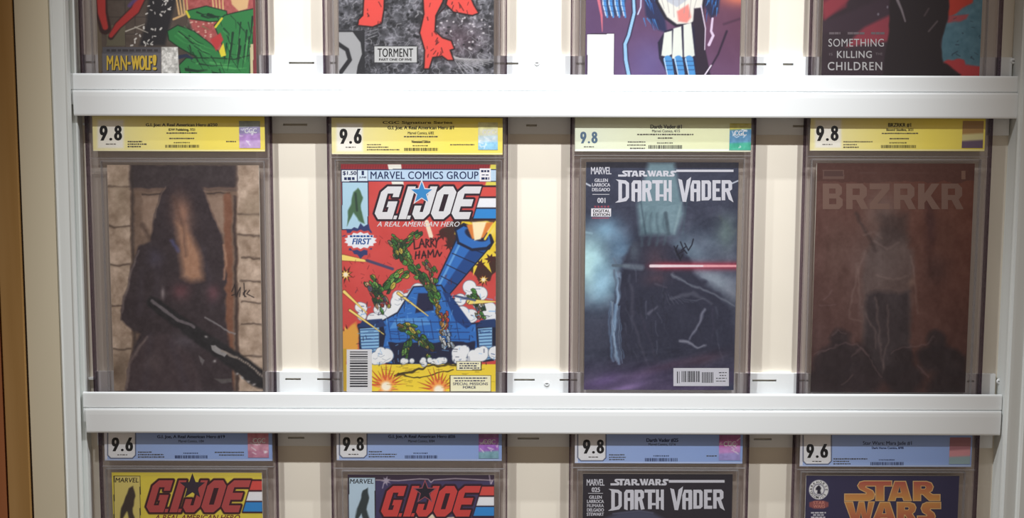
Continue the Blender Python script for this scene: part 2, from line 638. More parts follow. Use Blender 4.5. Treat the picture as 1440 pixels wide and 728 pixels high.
def rail(xl, xr, ytop, xmid, up_slots, low_slots, screws, label, zoff=None):
    z1 = P(xmid, ytop, LIPY)[2] if zoff is None else zoff
    a, b = P(xl, ytop, LIPY)[0], P(xr, ytop, LIPY)[0]
    org = np.array([(a + b) / 2, YW, z1 - 0.0445])
    root = bpy.data.objects.new('shelf_rail', None)
    C.objects.link(root)
    root.location = org
    root.empty_display_size = .02
    tag(root, label, 'shelf', 'white slotted shelf rails')
    s = 0.00076
    a2, b2 = a + .0095, b - .003
    # back flange, pierced by its screw slots
    yf0, yf1 = D + .0046, YW - .0001
    zt, zb = z1 + 27 * s, z1 - 81 * s
    m = MB()

    def strip(zc, slots):
        h = 1.5 * s
        edges = [a2] + [q for sl in sorted(slots) for q in sl] + [b2]
        for i in range(0, len(edges), 2):
            m.box(edges[i], edges[i + 1], yf0, yf1, zc - h, zc + h)
        return zc - h, zc + h
    zu, zl = z1 + 16.5 * s, z1 - 69 * s
    U = [(P(p, ytop - 16, yf0)[0], P(q, ytop - 16, yf0)[0]) for p, q in up_slots]
    L = [(P(p, ytop + 69, yf0)[0], P(q, ytop + 69, yf0)[0]) for p, q in low_slots]
    u0, u1 = strip(zu, U)
    l0, l1 = strip(zl, L)
    m.box(a2, b2, yf0, yf1, u1, zt)
    m.box(a2, b2, yf0, yf1, l1, u0)
    m.box(a2, b2, yf0, yf1, zb, l0)
    m.build('flange', root, [RAILW], org)
    # floor and upper front band
    m = MB()
    t = .0024
    fz = z1 - .0300
    prof = [(LIPY + t, fz - t), (LIPY + t, z1 - .001), (LIPY + t - .0006, z1), (LIPY + .0012, z1), (LIPY + .0003, z1 - .0006),
            (LIPY, z1 - .002), (LIPY, z1 - .0163), (LIPY + .0011, z1 - .0166), (LIPY + .0011, z1 - .0182), (LIPY, z1 - .0185), (LIPY, fz - t)]
    m.prism(prof, a, b)
    m.box(a2, b2, LIPY + t, yf0, fz - t, fz)
    m.build('ledge', root, [RAILW], org)
    # ticket strip along the front, its face leaning back towards the bottom
    m = MB()
    y0 = LIPY - .0004
    e = .0042
    prof = [(y0, z1 - .0183), (y0 - .0007, z1 - .0178), (y0 - .0013, z1 - .0181), (y0 - .0016, z1 - .0198), (y0 - .0016, z1 - .0240),
            (y0 - .0009, z1 - .0425), (y0 - .0006, z1 - .0438), (y0 - .0003, z1 - .0444), (y0 - .0002, z1 - .0438), (y0 - .0002, z1 - .0190)]
    m.prism(prof, a + e * .75, b - .001)
    st = m.build('ticket_strip', root, [RAILW], org)
    for sx, sy in screws:
        c = P(sx, sy, yf0)
        r, k = .0032, 14
        v = [(c[0] + r * math.cos(2 * math.pi * i / k), yf0, c[2] + r * math.sin(2 * math.pi * i / k)) for i in range(k)]
        v += [(c[0] + r * .75 * math.cos(2 * math.pi * i / k), yf0 - .0009, c[2] + r * .75 * math.sin(2 * math.pi * i / k)) for i in range(k)]
        f = [(i, (i + 1) % k, k + (i + 1) % k, k + i) for i in range(k)] + [tuple(range(k, 2 * k))]
        n = len(v)
        v += [(c[0] - r * .5, yf0 - .001, c[2] - .0004), (c[0] + r * .5, yf0 - .001, c[2] - .0004), (c[0] + r * .5, yf0 - .001, c[2] + .0004), (c[0] - r * .5, yf0 - .001, c[2] + .0004)]
        f.append((n, n + 1, n + 2, n + 3))
        mesh('screw', v, f, root, [RAILW, INK], [0] * (k + 1) + [1], org)
    return z1


Z1 = rail(98.5, 1433.5, 104.8, 765,
          [(119, 134), (406, 442), (464, 473), (695, 729), (810, 822), (1042, 1078), (1101, 1116)],
          [(116, 128), (398, 432), (740, 755), (1115, 1140)], [(755, 88.5), (1425, 86)],
          'upper white slotted shelf rail, above the yellow grading labels')
Z2 = rail(116.5, 1409.5, 553.0, 763,
          [(121, 136), (401, 423), (446, 478), (723, 752), (787, 812), (1058, 1092), (1124, 1137), (1360, 1370)],
          [(405, 428), (728, 758), (1060, 1085)], [(769, 539), (1405, 536)],
          'lower white slotted shelf rail, above the pale blue grading labels')
rail(134, 1390, 1000, 762, [(400, 430)], [(400, 430)], [],
     'white slotted shelf rail under the comics with pale blue labels', Z2 - (Z1 - Z2))
FLOOR = {1: Z1 - .0300, 2: Z2 - .0300, 3: 2 * Z2 - Z1 - .0300}

# ------------------------------------------------------------------ slabs
CL_FRONT = clear_mat('clear_plastic', (.98, .98, .98), gloss=.4, rough=.04, haze=.02)
CL_BACK = clear_mat('smoky_clear_plastic', (.95, .92, .92), haze=.22, hazecol=(.58, .52, .53))
CL_EDGE = clear_mat('clear_plastic_edge', (.86, .83, .85), gloss=.3, rough=.15)
CL_DARK = clear_mat('clear_plastic_outer_edge', (.45, .38, .45), gloss=.3, rough=.15)  # dark tint stands in for light bent away at the edge
CL_LINE = clear_mat('clear_plastic_ridge', (.85, .82, .82), gloss=.6, rough=.2, haze=.2)


def slab(row, case, cover, lab, art, label_art, label):
    """case: (left, right, yref); cover: (left, right, yref, ytop, ybottom); lab: (left, right, top, bottom)"""
    xl, xr = P(case[0], case[2], D)[0], P(case[1], case[2], D)[0]
    z0 = FLOOR[row] + .0002
    z1 = z0 + .3300
    org = np.array([(xl + xr) / 2, D, z0])
    root = bpy.data.objects.new('graded_comic', None)
    C.objects.link(root)
    root.location = org
    root.empty_display_size = .02
    tag(root, label, 'comic book', GROUP[row])
    yF, yB = D - .0026, D + .0042
    # shell
    m = MB()
    m.poly([(xl, yF, z0), (xr, yF, z0), (xr, yF, z1), (xl, yF, z1)], 0)
    m.poly([(xr, yB, z0), (xl, yB, z0), (xl, yB, z1), (xr, yB, z1)], 1)
    m.build('case', root, [CL_FRONT, CL_BACK], org)
    m = MB()
    e0, e1 = yF - .0006, yB + .0002
    d, t = .0008, .0024
    for (a, b, c, e, mi) in ((xl - .0003, xl + d, z0, z1, 0), (xr - d, xr + .0003, z0, z1, 0), (xl + d, xr - d, z0, z0 + d, 0), (xl + d, xr - d, z1 - d, z1, 0),
                             (xl + d, xl + t, z0 + d, z1 - d, 1), (xr - t, xr - d, z0 + d, z1 - d, 1), (xl + t, xr - t, z0 + d, z0 + t, 1), (xl + t, xr - t, z1 - t, z1 - d, 1)):
        m.box(a, b, e0, e1, c, e, mi)
    m.build('rim', root, [CL_DARK, CL_EDGE], org)
    cx0, cx1 = P(cover[0], cover[2], D)[0], P(cover[1], cover[2], D)[0]
    xm = (cover[0] + cover[1]) / 2
    if row == 1:
        cz0 = P(xm, cover[4], D)[2]
        cz1 = cz0 + .2440
    else:
        cz1 = P(xm, cover[3], D)[2]
        cz0 = P(xm, cover[4], D)[2] if row == 2 else cz1 - .2430
    # ridge around the inner well and the bar under the label
    m = MB()
    g, t = .0062, .0008
    a, b = max(cx0 - g, xl + .004), min(cx1 + g, xr - .004)
    lo, hi = max(cz0 - g, z0 + .004), cz1 + .0045
    for q in ((a, a + t, lo, hi), (b - t, b, lo, hi), (a + t, b - t, lo, lo + t), (a + t, b - t, hi - t, hi)):
        m.box(q[0], q[1], D - .0018, D + .003, q[2], q[3])
    m.box(xl + .0024, xr - .0024, D - .0018, D - .0002, hi + .0022, hi + .0029)
    m.build('inner_well', root, [CL_LINE], org)
    step = .75 if row == 2 else .9
    book = printed_sheet('comic_book', cx0, cx1, cz0, cz1, D, step, .0016, root, org, art, PRINT)
    # label
    if row == 1:
        lx0, lx1 = cx0 - .008, cx1 + .008
        lz0 = hi + .005
        lz1 = lz0 + .038
    else:
        yr = (lab[2] + lab[3]) / 2
        lx0, lx1 = P(lab[0], yr, D)[0], P(lab[1], yr, D)[0]
        lz0 = P((lab[0] + lab[1]) / 2, lab[3], D)[2]
        lz1 = lz0 + .0385
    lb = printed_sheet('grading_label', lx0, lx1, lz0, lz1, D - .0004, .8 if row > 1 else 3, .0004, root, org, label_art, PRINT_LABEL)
    return root, book, lb, org


BLUELAB = (150, 178, 232)


def yellow_label(x0, x1, y1, pale=0.0):
    def art(p):
        p.c[:] = (246, 228, 104)
        t = np.clip((p.x - x0) / (x1 - x0), 0, 1)
        w_ = np.clip(1.0 - (t - .12) / .55, 0, 1)[:, None]
        p.c[:] = p.c * (1 - .62 * w_) + np.array((243, 238, 216)) * .62 * w_
        if pale:  # whitened label and bottom line: a reflection painted into the colour
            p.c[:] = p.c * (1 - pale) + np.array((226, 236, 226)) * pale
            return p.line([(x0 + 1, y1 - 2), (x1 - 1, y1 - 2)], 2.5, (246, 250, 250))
        p.poly([(x0 + 7, y1 - 44), (x0 + 44, y1 - 44), (x0 + 44, y1 - 4), (x0 + 7, y1 - 4)], (243, 239, 228), 4)
        p.line([(x0 + 1, y1 - 1), (x1 - 1, y1 - 1)], 1.2, (250, 245, 215))
    return art


def blue_label(x0, x1, y1, box):
    def art(p):
        p.c[:] = BLUELAB
        t = np.clip((p.x - x0) / (x1 - x0), 0, 1)[:, None]
        p.c[:] = p.c * (1 - .35 * (1 - t)) + np.array((196, 208, 236)) * .35 * (1 - t)
        p.rect(x0 - 2, y1 - 60, x0 + 4, y1 + 2, (228, 230, 240))
        p.line([(x0, y1 - .8), (x1, y1 - .8)], 1.6, (190, 205, 235))
        a, b, c = box
        p.poly([(a, y1 - 60), (b, y1 - 60), (b, c - 4), (b - 4, c), (a + 4, c), (a, c - 4)], (52, 60, 92), 1, grow=1.2)
        p.poly([(a, y1 - 60), (b, y1 - 60), (b, c - 4), (b - 4, c), (a + 4, c), (a, c - 4)], (236, 237, 240), 1, grow=0)
    return art


FINE = mat('fine_print_ink', (84, 80, 74), .5, .15)
HOLO = print_mat('hologram_foil', .25, .6)


def label_bits(lb, org, x0, x1, y1, grade, gbox, lines, notes, bar, holo, gcol=INK, ink=INK, hcols=None, hmark=True, seed=1):
    Y = D - .0004
    k = Ink(Y - .0001, org)
    for ch, dx in zip(grade, (0, 12.2, 18.2)):
        fx_, fy_ = (gbox[2] - gbox[0]) / 28.2, (gbox[3] - gbox[1]) / 21
        k.shape([[(gbox[0] + (dx + x) * fx_, gbox[1] + y * fy_) for x, y in lp] for lp in DIGIT[ch]])
    k.build('grade_number', lb, [gcol])
    gx = (gbox[0] + gbox[2]) / 2
    k = Ink(Y - .0001, org)
    k.dashes(gx - 7, gx + 7, gbox[3] + 4.2, gbox[3] + 5.6, seed)
    k.build('grade_note', lb, [FINE])
    k = Ink(Y - .0001, org)
    for t, a, b, c, d, bold in lines:
        k.text(t, a, b - .3, c, d + .3, bold=bold + .03)
    k.build('label_text', lb, [ink])
    k = Ink(Y - .0001, org)
    k = None
    for nm, lo_, hi_ in (('credits_print', 0, .24), ('note_print', .24, .66), ('comment_print', .66, 1)):
        k = Ink(Y - .0001, org)
        for a, b, c, d, sd in notes:
            if lo_ <= (a - x0) / (x1 - x0) < hi_:
                k.dashes(a, c, b, d, sd, a=1.5, b=4, gap=.7)
        k.build(nm, lb, [FINE])
    k = Ink(Y - .0001, org)
    k.bars(*bar, seed=seed + 7, wmin=.6, wmax=1.5, gmin=.45, gmax=1.3)
    k.dashes(bar[0] + 12, bar[1] - 13, bar[2] - 4, bar[2] - 2.2, seed + 3, a=1, b=2)
    k.build('barcode', lb, [ink])
    hx0, hy0, hx1, hy1 = holo

    def art(p):
        p.c[:] = hcols[0]
        n = len(hcols)
        for i, c in enumerate(hcols):
            ya, yb = hy0 + (hy1 - hy0) * i / n, hy0 + (hy1 - hy0) * (i + 1) / n
            p.poly([(hx0 - 3, ya), (hx1 + 3, ya - 2), (hx1 + 3, yb + 4), (hx0 - 3, yb + 4)], c, 3)
        if hmark:
            r = random.Random(seed + 5)
            for _ in range(7):
                x, y = r.uniform(hx0 + 3, hx1 - 3), r.uniform(hy0 + 8, hy1 - 4)
                p.line([(x, y), (x + r.uniform(-5, 5), y + r.uniform(-3, 3)), (x + r.uniform(-7, 7), y + r.uniform(-5, 5))], 1.3, (245, 245, 250), .7)
            p.grain(6, 26, seed)
    xa, xb = P(hx0, hy1, D)[0], P(hx1, hy1, D)[0]
    za, zb = P(hx0, hy1, D)[2], P(hx0, hy0, D)[2]
    h = printed_sheet('hologram_sticker', xa, xb, za, zb, Y - .00025, .8, .0002, lb, org, art, HOLO)
    if hmark:
        k = Ink(Y - .0003, org)
        cx, cy = (hx0 + hx1) / 2, hy0 + (hy1 - hy0) * .36
        k.text('CGC', cx - 8, cy - 3.5, cx + 9, cy + 3.5, bold=.03)
        k.build('hologram_lettering', lb, [WHITE])


# ---- logo lettering -------------------------------------------------
JOE = {'G': ([(0, 8), (0, 38), (7, 46), (27, 46), (27, 31), (18, 31), (18, 36), (10, 36), (10, 10), (17, 10), (17, 17), (14, 17), (14, 25), (27, 25), (27, 0), (7, 0)],),
       'I': ([(0, 0), (11, 0), (11, 46), (0, 46)],),
       'J': ([(0, 7), (6, 0), (18, 0), (24, 8), (24, 46), (14, 46), (14, 10), (9.5, 10), (9.5, 19), (0, 19)],),
       'O': ([(0, 8), (7, 0), (20, 0), (27, 8), (27, 38), (20, 46), (7, 46), (0, 38)], [(10, 11), (17, 11), (17, 35), (10, 35)]),
       'E': ([(0, 8), (7, 0), (27, 0), (27, 10), (10, 10), (10, 18), (25, 18), (25, 28), (10, 28), (10, 36), (31, 36), (31, 46), (7, 46), (0, 38)],),
       '.': ([(0, 0), (4.5, 0), (4.5, 5), (0, 5)],)}
JOE_AT = [('G', 0), ('.', 28.3), ('I', 35.5), ('.', 47.3), ('J', 53), ('O', 79), ('E', 108)]


def joe_logo(p, book, org, x0, yt, yb, xe, fill, line_col, star_fill, star_line, title=True):
    """p given: paint the outline, stripes and star; book given: lay the letters"""
    k = (yb - yt) / 46.0
    sh = .30

    def loops(ch, dx):
        return [[(x0 + (dx + u + sh * v) * k, yb - v * k) for u, v in lp] for lp in JOE[ch]]
    sx, sy, sr = x0 + 67 * k, yt + 9 * k, 15.5 * k
    star = [(sx + (sr if i % 2 == 0 else sr * .42) * math.sin(i * math.pi / 5) + 1.5, sy - (sr if i % 2 == 0 else sr * .42) * math.cos(i * math.pi / 5)) for i in range(10)]
    if p is not None:
        for ch, dx in JOE_AT:
            if ch == 'O':
                continue
            p.poly(loops(ch, dx)[0], line_col, 1, grow=3.0 * k)
        p.poly(loops('O', 79)[0], line_col, 1, grow=3.0 * k)
        ex = lambda v: x0 + (141 + sh * v) * k
        p.poly([(ex(46), yt), (xe, yt), (xe, yb), (ex(0), yb)], line_col, 1, grow=1.5)
        for v0, v1, c in ((32, 45, (214, 80, 72)), (16.5, 29.5, (238, 240, 244)), (1, 14.5, (50, 140, 212))):
            p.poly([(ex(v1), yb - v1 * k), (xe, yb - v1 * k), (xe, yb - v0 * k), (ex(v0), yb - v0 * k)], c, 1)
    if book is not None:
        q = Ink(D - .00008, org)
        for ch, dx in JOE_AT:
            q.shape(loops(ch, dx), 0)
        q.poly = None
        v = np.array(star)
        c = v.mean(0)
        big = [tuple(c + (a - c) * 1.24) for a in v]
        q.shape([big], 1, .00004)
        q.shape([star], 2, .00008)
        q.build('title_lettering', book, [fill, star_line, star_fill])


VADER = [([(335, 192), (420, 200), (448, 222), (448, 345), (425, 375), (370, 385), (330, 388), (358, 368), (358, 210)], [(388, 226), (412, 228), (420, 238), (420, 338), (405, 350), (388, 354)]),
         ([(485, 200), (545, 200), (552, 212), (552, 372), (520, 382), (520, 300), (498, 300), (498, 382), (468, 372), (468, 225)], [(498, 228), (520, 228), (520, 272), (498, 272)]),
         ([(558, 200), (620, 200), (638, 218), (638, 270), (622, 285), (644, 372), (612, 378), (596, 300), (588, 300), (588, 378), (558, 375)], [(588, 228), (606, 228), (608, 262), (588, 268)]),
         ([(643, 198), (734, 198), (734, 226), (705, 226), (705, 318), (738, 318), (738, 338), (705, 338), (705, 372), (672, 372), (672, 226), (643, 226)],),
         ([(740, 198), (766, 198), (766, 268), (782, 268), (782, 198), (808, 198), (808, 384), (782, 372), (782, 298), (766, 298), (766, 372), (740, 372)],),
         ([(862, 186), (895, 196), (918, 310), (934, 200), (972, 170), (966, 215), (930, 382), (900, 380)],),
         ([(983, 200), (1043, 200), (1050, 212), (1050, 372), (1018, 378), (1018, 300), (996, 300), (996, 378), (966, 372), (966, 250)], [(996, 228), (1018, 228), (1018, 272), (996, 272)]),
         ([(1060, 200), (1125, 200), (1140, 218), (1140, 350), (1120, 368), (1060, 370)], [(1090, 228), (1108, 228), (1112, 238), (1112, 340), (1090, 342)]),
         ([(1152, 198), (1220, 198), (1220, 226), (1182, 226), (1182, 268), (1212, 268), (1212, 294), (1182, 294), (1182, 342), (1222, 342), (1222, 370), (1152, 370)],),
         ([(1230, 198), (1300, 198), (1318, 218), (1318, 275), (1298, 290), (1330, 386), (1290, 360), (1268, 298), (1260, 298), (1260, 368), (1230, 368)], [(1260, 228), (1286, 228), (1288, 265), (1260, 268)])]

SW1 = [([(560, 405), (768, 405), (768, 443), (710, 443), (710, 552), (648, 552), (648, 443), (575, 443), (572, 452), (625, 478), (640, 505), (632, 538), (600, 552),
         (415, 552), (415, 503), (575, 503), (578, 493), (525, 465), (512, 440), (528, 413)],),
       ([(790, 408), (872, 408), (915, 552), (858, 552), (849, 527), (800, 527), (793, 552), (742, 552)], [(828, 440), (842, 497), (808, 497)]),
       ([(930, 408), (1030, 408), (1065, 420), (1080, 448), (1070, 478), (1050, 490), (1075, 507), (1130, 507), (1130, 552), (1050, 552), (1000, 505), (985, 505), (985, 552), (930, 552)],
        [(985, 440), (1018, 440), (1028, 452), (1018, 468), (985, 468)])]
SW2 = [([(415, 562), (475, 562), (500, 655), (522, 562), (560, 562), (578, 655), (595, 562), (637, 562), (600, 710), (552, 710), (538, 640), (520, 710), (470, 710)],),
       ([(680, 565), (752, 565), (800, 710), (742, 710), (732, 682), (685, 682), (677, 710), (622, 710)], [(712, 600), (728, 652), (694, 652)]),
       ([(808, 565), (905, 565), (938, 578), (950, 605), (940, 635), (922, 650), (960, 710), (900, 710), (868, 660), (862, 660), (862, 710), (808, 710)], [(862, 598), (892, 598), (902, 610), (892, 625), (862, 625)]),
       ([(1030, 565), (1135, 565), (1135, 612), (1060, 612), (1055, 622), (1085, 645), (1095, 670), (1085, 700), (1055, 712), (960, 712), (960, 668), (1030, 668), (1032, 660), (1000, 640), (988, 610), (1000, 578)],)]


def remap(letters, fx, fy):
    return [[[(fx(x), fy(y)) for x, y in lp] for lp in L] for L in letters]


def vader_title(book, org, x0, x1, y0, y1, sw, rule, material):
    q = Ink(D - .00008, org)
    fx = lambda x: x0 + (x - 330) / (1330 - 330) * (x1 - x0)
    fy = lambda y: y0 + (y - 170) / (388 - 170) * (y1 - y0)
    for L in remap(VADER, fx, fy):
        q.shape(L)
    a, b, c, d = sw
    h = (c - a) / 2
    for L in remap(SW1, lambda x: a + (x - 415) / 715 * h, lambda y: b + (y - 405) / 147 * (d - b)):
        q.shape(L)
    for L in remap(SW2, lambda x: a + h + (x - 415) / 720 * h, lambda y: b + (y - 562) / 150 * (d - b)):
        q.shape(L)
    q.rect(*rule)
    q.build('title_lettering', book, [material])


# ================================================================== top shelf
def art_top_green(p):
    p.c[:] = (84, 72, 64)
    p.grain(14, 14, 3)
    for y in range(-240, 60, 24):
        p.line([(150, y), (215, y)], 1, (50, 42, 40), .7)
        p.line([(176 + (y // 24 % 2) * 14, y), (176 + (y // 24 % 2) * 14, y + 24)], 1, (50, 42, 40), .7)
    p.rect(150, 35, 176, 64, (98, 92, 74))
    p.rect(134, -240, 143, 110, (112, 98, 76), .6)
    # red curved bands
    p.line([(141, -30), (143, 18), (148, 40)], 17, (52, 26, 26), 1, 2)
    p.line([(141, -30), (143, 18), (148, 38)], 14, (176, 52, 48), 1, 2, w1=8)
    p.line([(205, -20), (190, 14), (166, 36), (156, 52)], 17, (52, 26, 26), 1, 2, w1=8)
    p.line([(205, -20), (190, 14), (166, 36), (156, 50)], 14, (172, 48, 46), 1, 2, w1=6)
    p.line([(195, -5), (182, 8)], 5, (92, 70, 130), .8, 3)
    # dark diagonal with pale flecks
    p.poly([(215, -60), (262, -60), (232, 64), (196, 64), (206, 30)], (36, 34, 38), 5)
    r = random.Random(4)
    for _ in range(60):
        t = r.random()
        x, y = 246 - 42 * t + r.uniform(-22, 14), -30 + 92 * t + r.uniform(-8, 6)
        a = r.uniform(0, 3.1)
        p.line([(x, y), (x + 2.5 * math.cos(a), y + 2.5 * math.sin(a))], r.uniform(1, 2.6), (226, 222, 216), .9)
    p.line([(177, 44), (203, 34)], 2, (196, 190, 178), .9, w1=1)
    p.line([(190, 38), (208, 46)], 2, (186, 178, 166), .9, w1=1)
    # rose ground at the far side with flecks
    p.poly([(262, -240), (362, -240), (362, 60), (310, 74), (270, 40), (258, 0)], (168, 84, 82), 3)
    p.grain(5, 26, 9, box=(262, -240, 362, 70))
    for _ in range(26):
        x, y = r.uniform(265, 300), r.uniform(22, 60)
        p.ell(x, y, 1.4, 1, (228, 196, 176), 1, .8)
    # tan strokes
    for a in (-1, 0, 1, 2):
        p.line([(256 + a * 4, 20), (252 + a * 5, -8)], 3, (206, 168, 118), 1, 1, w1=1.6)
        p.line([(306 + a * 4, 26), (303 + a * 5, -8)], 3, (214, 176, 124), 1, 1, w1=1.6)
    p.line([(244, 27), (258, 21)], 3, (206, 168, 118))
    p.poly([(322, -14), (352, -14), (348, 12), (336, 16), (326, 6)], (216, 178, 130), 2)
    # green drapery, folded
    g, gd, gl = (46, 124, 66), (18, 54, 36), (78, 158, 88)
    for pts in ([(262, 16), (290, 9), (318, 16), (320, 28), (296, 30), (268, 26)],
                [(302, 36), (316, 22), (340, 16), (361, 12), (361, 60), (352, 104), (318, 104), (316, 70)],
                [(236, 44), (250, 36), (272, 44), (296, 62), (316, 82), (322, 104), (300, 104), (284, 84), (252, 66), (238, 56)],
                [(252, 92), (262, 82), (300, 82), (330, 84), (352, 78), (350, 110), (256, 110)]):
        p.poly(pts, (14, 32, 24), 1.5, grow=1.2)
        p.poly(pts, g, 1.5)
    for a_, b_ in (((246, 46), (296, 76)), ((252, 42), (300, 70)), ((262, 88), (344, 92)), ((258, 98), (330, 100)), ((326, 30), (318, 96)), ((340, 24), (330, 98)), ((352, 20), (344, 96)), ((360, 30), (352, 84)), ((274, 18), (312, 24))):
        for q_ in range(5):
            t_ = r.uniform(0, .6)
            x_, y_ = a_[0] + (b_[0] - a_[0]) * t_ + r.uniform(-4, 4), a_[1] + (b_[1] - a_[1]) * t_ + r.uniform(-4, 4)
            p.line([(x_, y_), (x_ + (b_[0] - a_[0]) * .22, y_ + (b_[1] - a_[1]) * .22 + 2), (x_ + (b_[0] - a_[0]) * .42, y_ + (b_[1] - a_[1]) * .42)], r.uniform(1.6, 4.2), r.choice([gd, (16, 44, 30), gd, gl, (58, 140, 76)]), .9, w1=.4)
    for k in range(26):
        x, y = r.uniform(250, 355), r.uniform(18, 100)
        if y < 40 and x < 300:
            continue
        p.line([(x, y), (x + r.uniform(2, 8), y + r.uniform(6, 14)), (x + r.uniform(6, 14), y + r.uniform(12, 22))], r.uniform(.8, 2.4), gd, .85, w1=.5)
    for k in range(12):
        x, y = r.uniform(250, 350), r.uniform(30, 100)
        p.line([(x, y), (x + r.uniform(6, 16), y + r.uniform(4, 10))], 1.4, gl, .6, w1=.5)
    p.line([(303, 38), (312, 26)], 3, (220, 206, 60))
    p.line([(262, 16), (266, 24)], 3, (220, 206, 60))
    p.poly([(308, 72), (314, 60), (318, 78), (311, 80)], (226, 208, 60), 1)
    p.poly([(296, 56), (310, 46), (314, 56), (304, 72)], (186, 58, 60), 2)
    p.line([(244, 82), (262, 78), (270, 82)], 6, (36, 46, 70), 1, 1.5, w1=3)
    # speckled floor, caption panel
    p.poly([(227, 66), (250, 66), (252, 104), (227, 110)], (206, 204, 200), 1)
    p.grain(3, 60, 8, oc=2, box=(227, 66, 250, 110))
    p.rect(352, 62, 357, 110, (200, 190, 150))
    p.rect(356, -240, 362, 110, (128, 52, 58))
    p.rect(144, 66, 226.5, 112, (104, 102, 108))
    p.rect(144, 66, 226.5, 75, (86, 84, 90))


r11 = slab(1, (113.7, 375.5, 50), (137, 360, 55, 0, 108.5), None, art_top_green, yellow_label(0, 1, 0),
           'slabbed comic with bright green folded cloth and yellow lettered grey caption panel')
k = Ink(D - .00008, r11[3])
for q_, w_ in enumerate((('MAN', 150, 178), ('-', 179.5, 183.5), ('WOLF', 184.5, 213), ('!', 214.5, 219))):
    yy = (87, 90.5) if w_[0] == '-' else (78 - q_ % 2, 98.5)
    k.text(w_[0], w_[1] + .9, yy[0] + .6, w_[2] + 1.2, yy[1] + 1.2, bold=.02, mi=1)
    k.text(w_[0], w_[1], yy[0], w_[2], yy[1], bold=.02, mi=0, dy=.00005)
k.dashes(150, 222, 69, 72.5, 3, mi=2, a=3, b=9, gap=2)
k.build('caption_lettering', r11[1], [mat('yellow_ink', (232, 196, 70), .5, .15), INK, mat('grey_ink', (66, 62, 66), .5, .15)])


def art_top_silver(p):
    v = fbm(p.x, p.y, 9, 21, 4)
    v2 = np.abs(fbm(p.x, p.y, 11, 55, 4) - .5) * 2
    t = np.clip((v - .32) * 2.2, 0, 1) * .75 + np.clip(1 - v2 * 6, 0, 1) * .5
    p.c[:] = np.array((40, 40, 44)) + t[:, None] * np.array((98, 97, 101))
    p.glow(640, 55, 40, 25, (130, 96, 110), .4)
    r = random.Random(8)
    for _ in range(150):
        x, y = r.uniform(476, 696), r.uniform(-200, 106)
        a = r.uniform(0, 6.28)
        p.line([(x, y), (x + 5 * math.cos(a), y + 5 * math.sin(a)), (x + 9 * math.cos(a + .6), y + 9 * math.sin(a + .6))], 1, (176, 174, 178), .6)
    for _ in range(70):
        x, y = r.uniform(476, 696), r.uniform(-10, 100)
        p.ell(x, y, r.uniform(1, 3), r.uniform(1, 2.5), (24, 24, 28), 1, .9)
    for _ in range(40):
        x, y = r.uniform(600, 690), r.uniform(15, 70)
        p.ell(x, y, r.uniform(.8, 2), r.uniform(.8, 1.6), (214, 208, 212), 1, .8)
    for k in range(11):
        p.line([(632, 72 + k), (652 + k * 5, 104 - k * 2)], 1, (172, 170, 172), .8)
    R, Rd = (216, 74, 66), (74, 22, 24)
    for pts in ([(514, -30), (541, -30), (539, 14), (536, 32), (524, 37), (504, 35), (505, 28), (511, 22)],
                [(594, -30), (628, -30), (622, 2), (612, 22), (611, 44), (622, 54), (634, 58), (638, 68), (632, 70), (637, 84), (630, 84), (622, 78), (608, 80), (603, 96), (597, 96), (598, 70), (591, 46), (597, 20)],
                [(630, -10), (660, -6), (666, 8), (672, 18), (664, 21), (638, 16), (628, 6)]):
        p.poly(pts, (24, 16, 18), 1.5, grow=2)
        p.poly(pts, R, 1.5)
    for _ in range(30):
        x, y = r.choice([(r.uniform(512, 538), r.uniform(0, 32)), (r.uniform(598, 616), r.uniform(0, 80)), (r.uniform(606, 632), r.uniform(56, 80)), (r.uniform(634, 662), r.uniform(0, 16))])
        p.line([(x, y), (x + r.uniform(-4, 4), y + r.uniform(2, 7))], r.uniform(.8, 1.6), Rd, .85)
    for k in range(40):
        x, y = r.uniform(515, 690), r.uniform(40, 104)
        a = math.atan2(y - 20, x - 600) + r.uniform(-.3, .3)
        if not (590 < x < 642 and y < 96) and not (522 < x < 592 and y > 60):
            p.line([(x, y), (x + 14 * math.cos(a), y + 14 * math.sin(a))], .9, (168, 168, 172), .6)
    p.line([(630, -5), (626, 10), (614, 22)], 2, (40, 22, 24), .9)
    # plain corner panel of grey and black curves
    p.rect(470, 43, 513, 112, (38, 38, 42))
    p.poly([(470, 45), (496, 45), (507, 60), (509, 76), (503, 92), (500, 112), (470, 112)], (160, 160, 162), 1)
    p.line([(470, 58), (488, 70), (492, 84), (476, 106)], 6, (34, 34, 38), 1, 1.5)
    # title panel
    p.rect(525.5, 64.5, 587.5, 88.5, (40, 40, 42))
    p.rect(526.5, 65.5, 586.5, 87.5, (186, 186, 186))


r12 = slab(1, (455, 712.5, 50), (476.5, 694.5, 50, 0, 108.5), None, art_top_silver, yellow_label(0, 1, 0),
           'slabbed comic of silver and black texture with red limbs and a small grey title panel')
k = Ink(D - .00008, r12[3])
k.text('TORMENT', 531, 68, 580.5, 80, bold=.035, space=1.08)
k.text('PART ONE OF FIVE', 533, 82, 579, 85.3, bold=.02)
k.build('caption_lettering', r12[1], [INK])


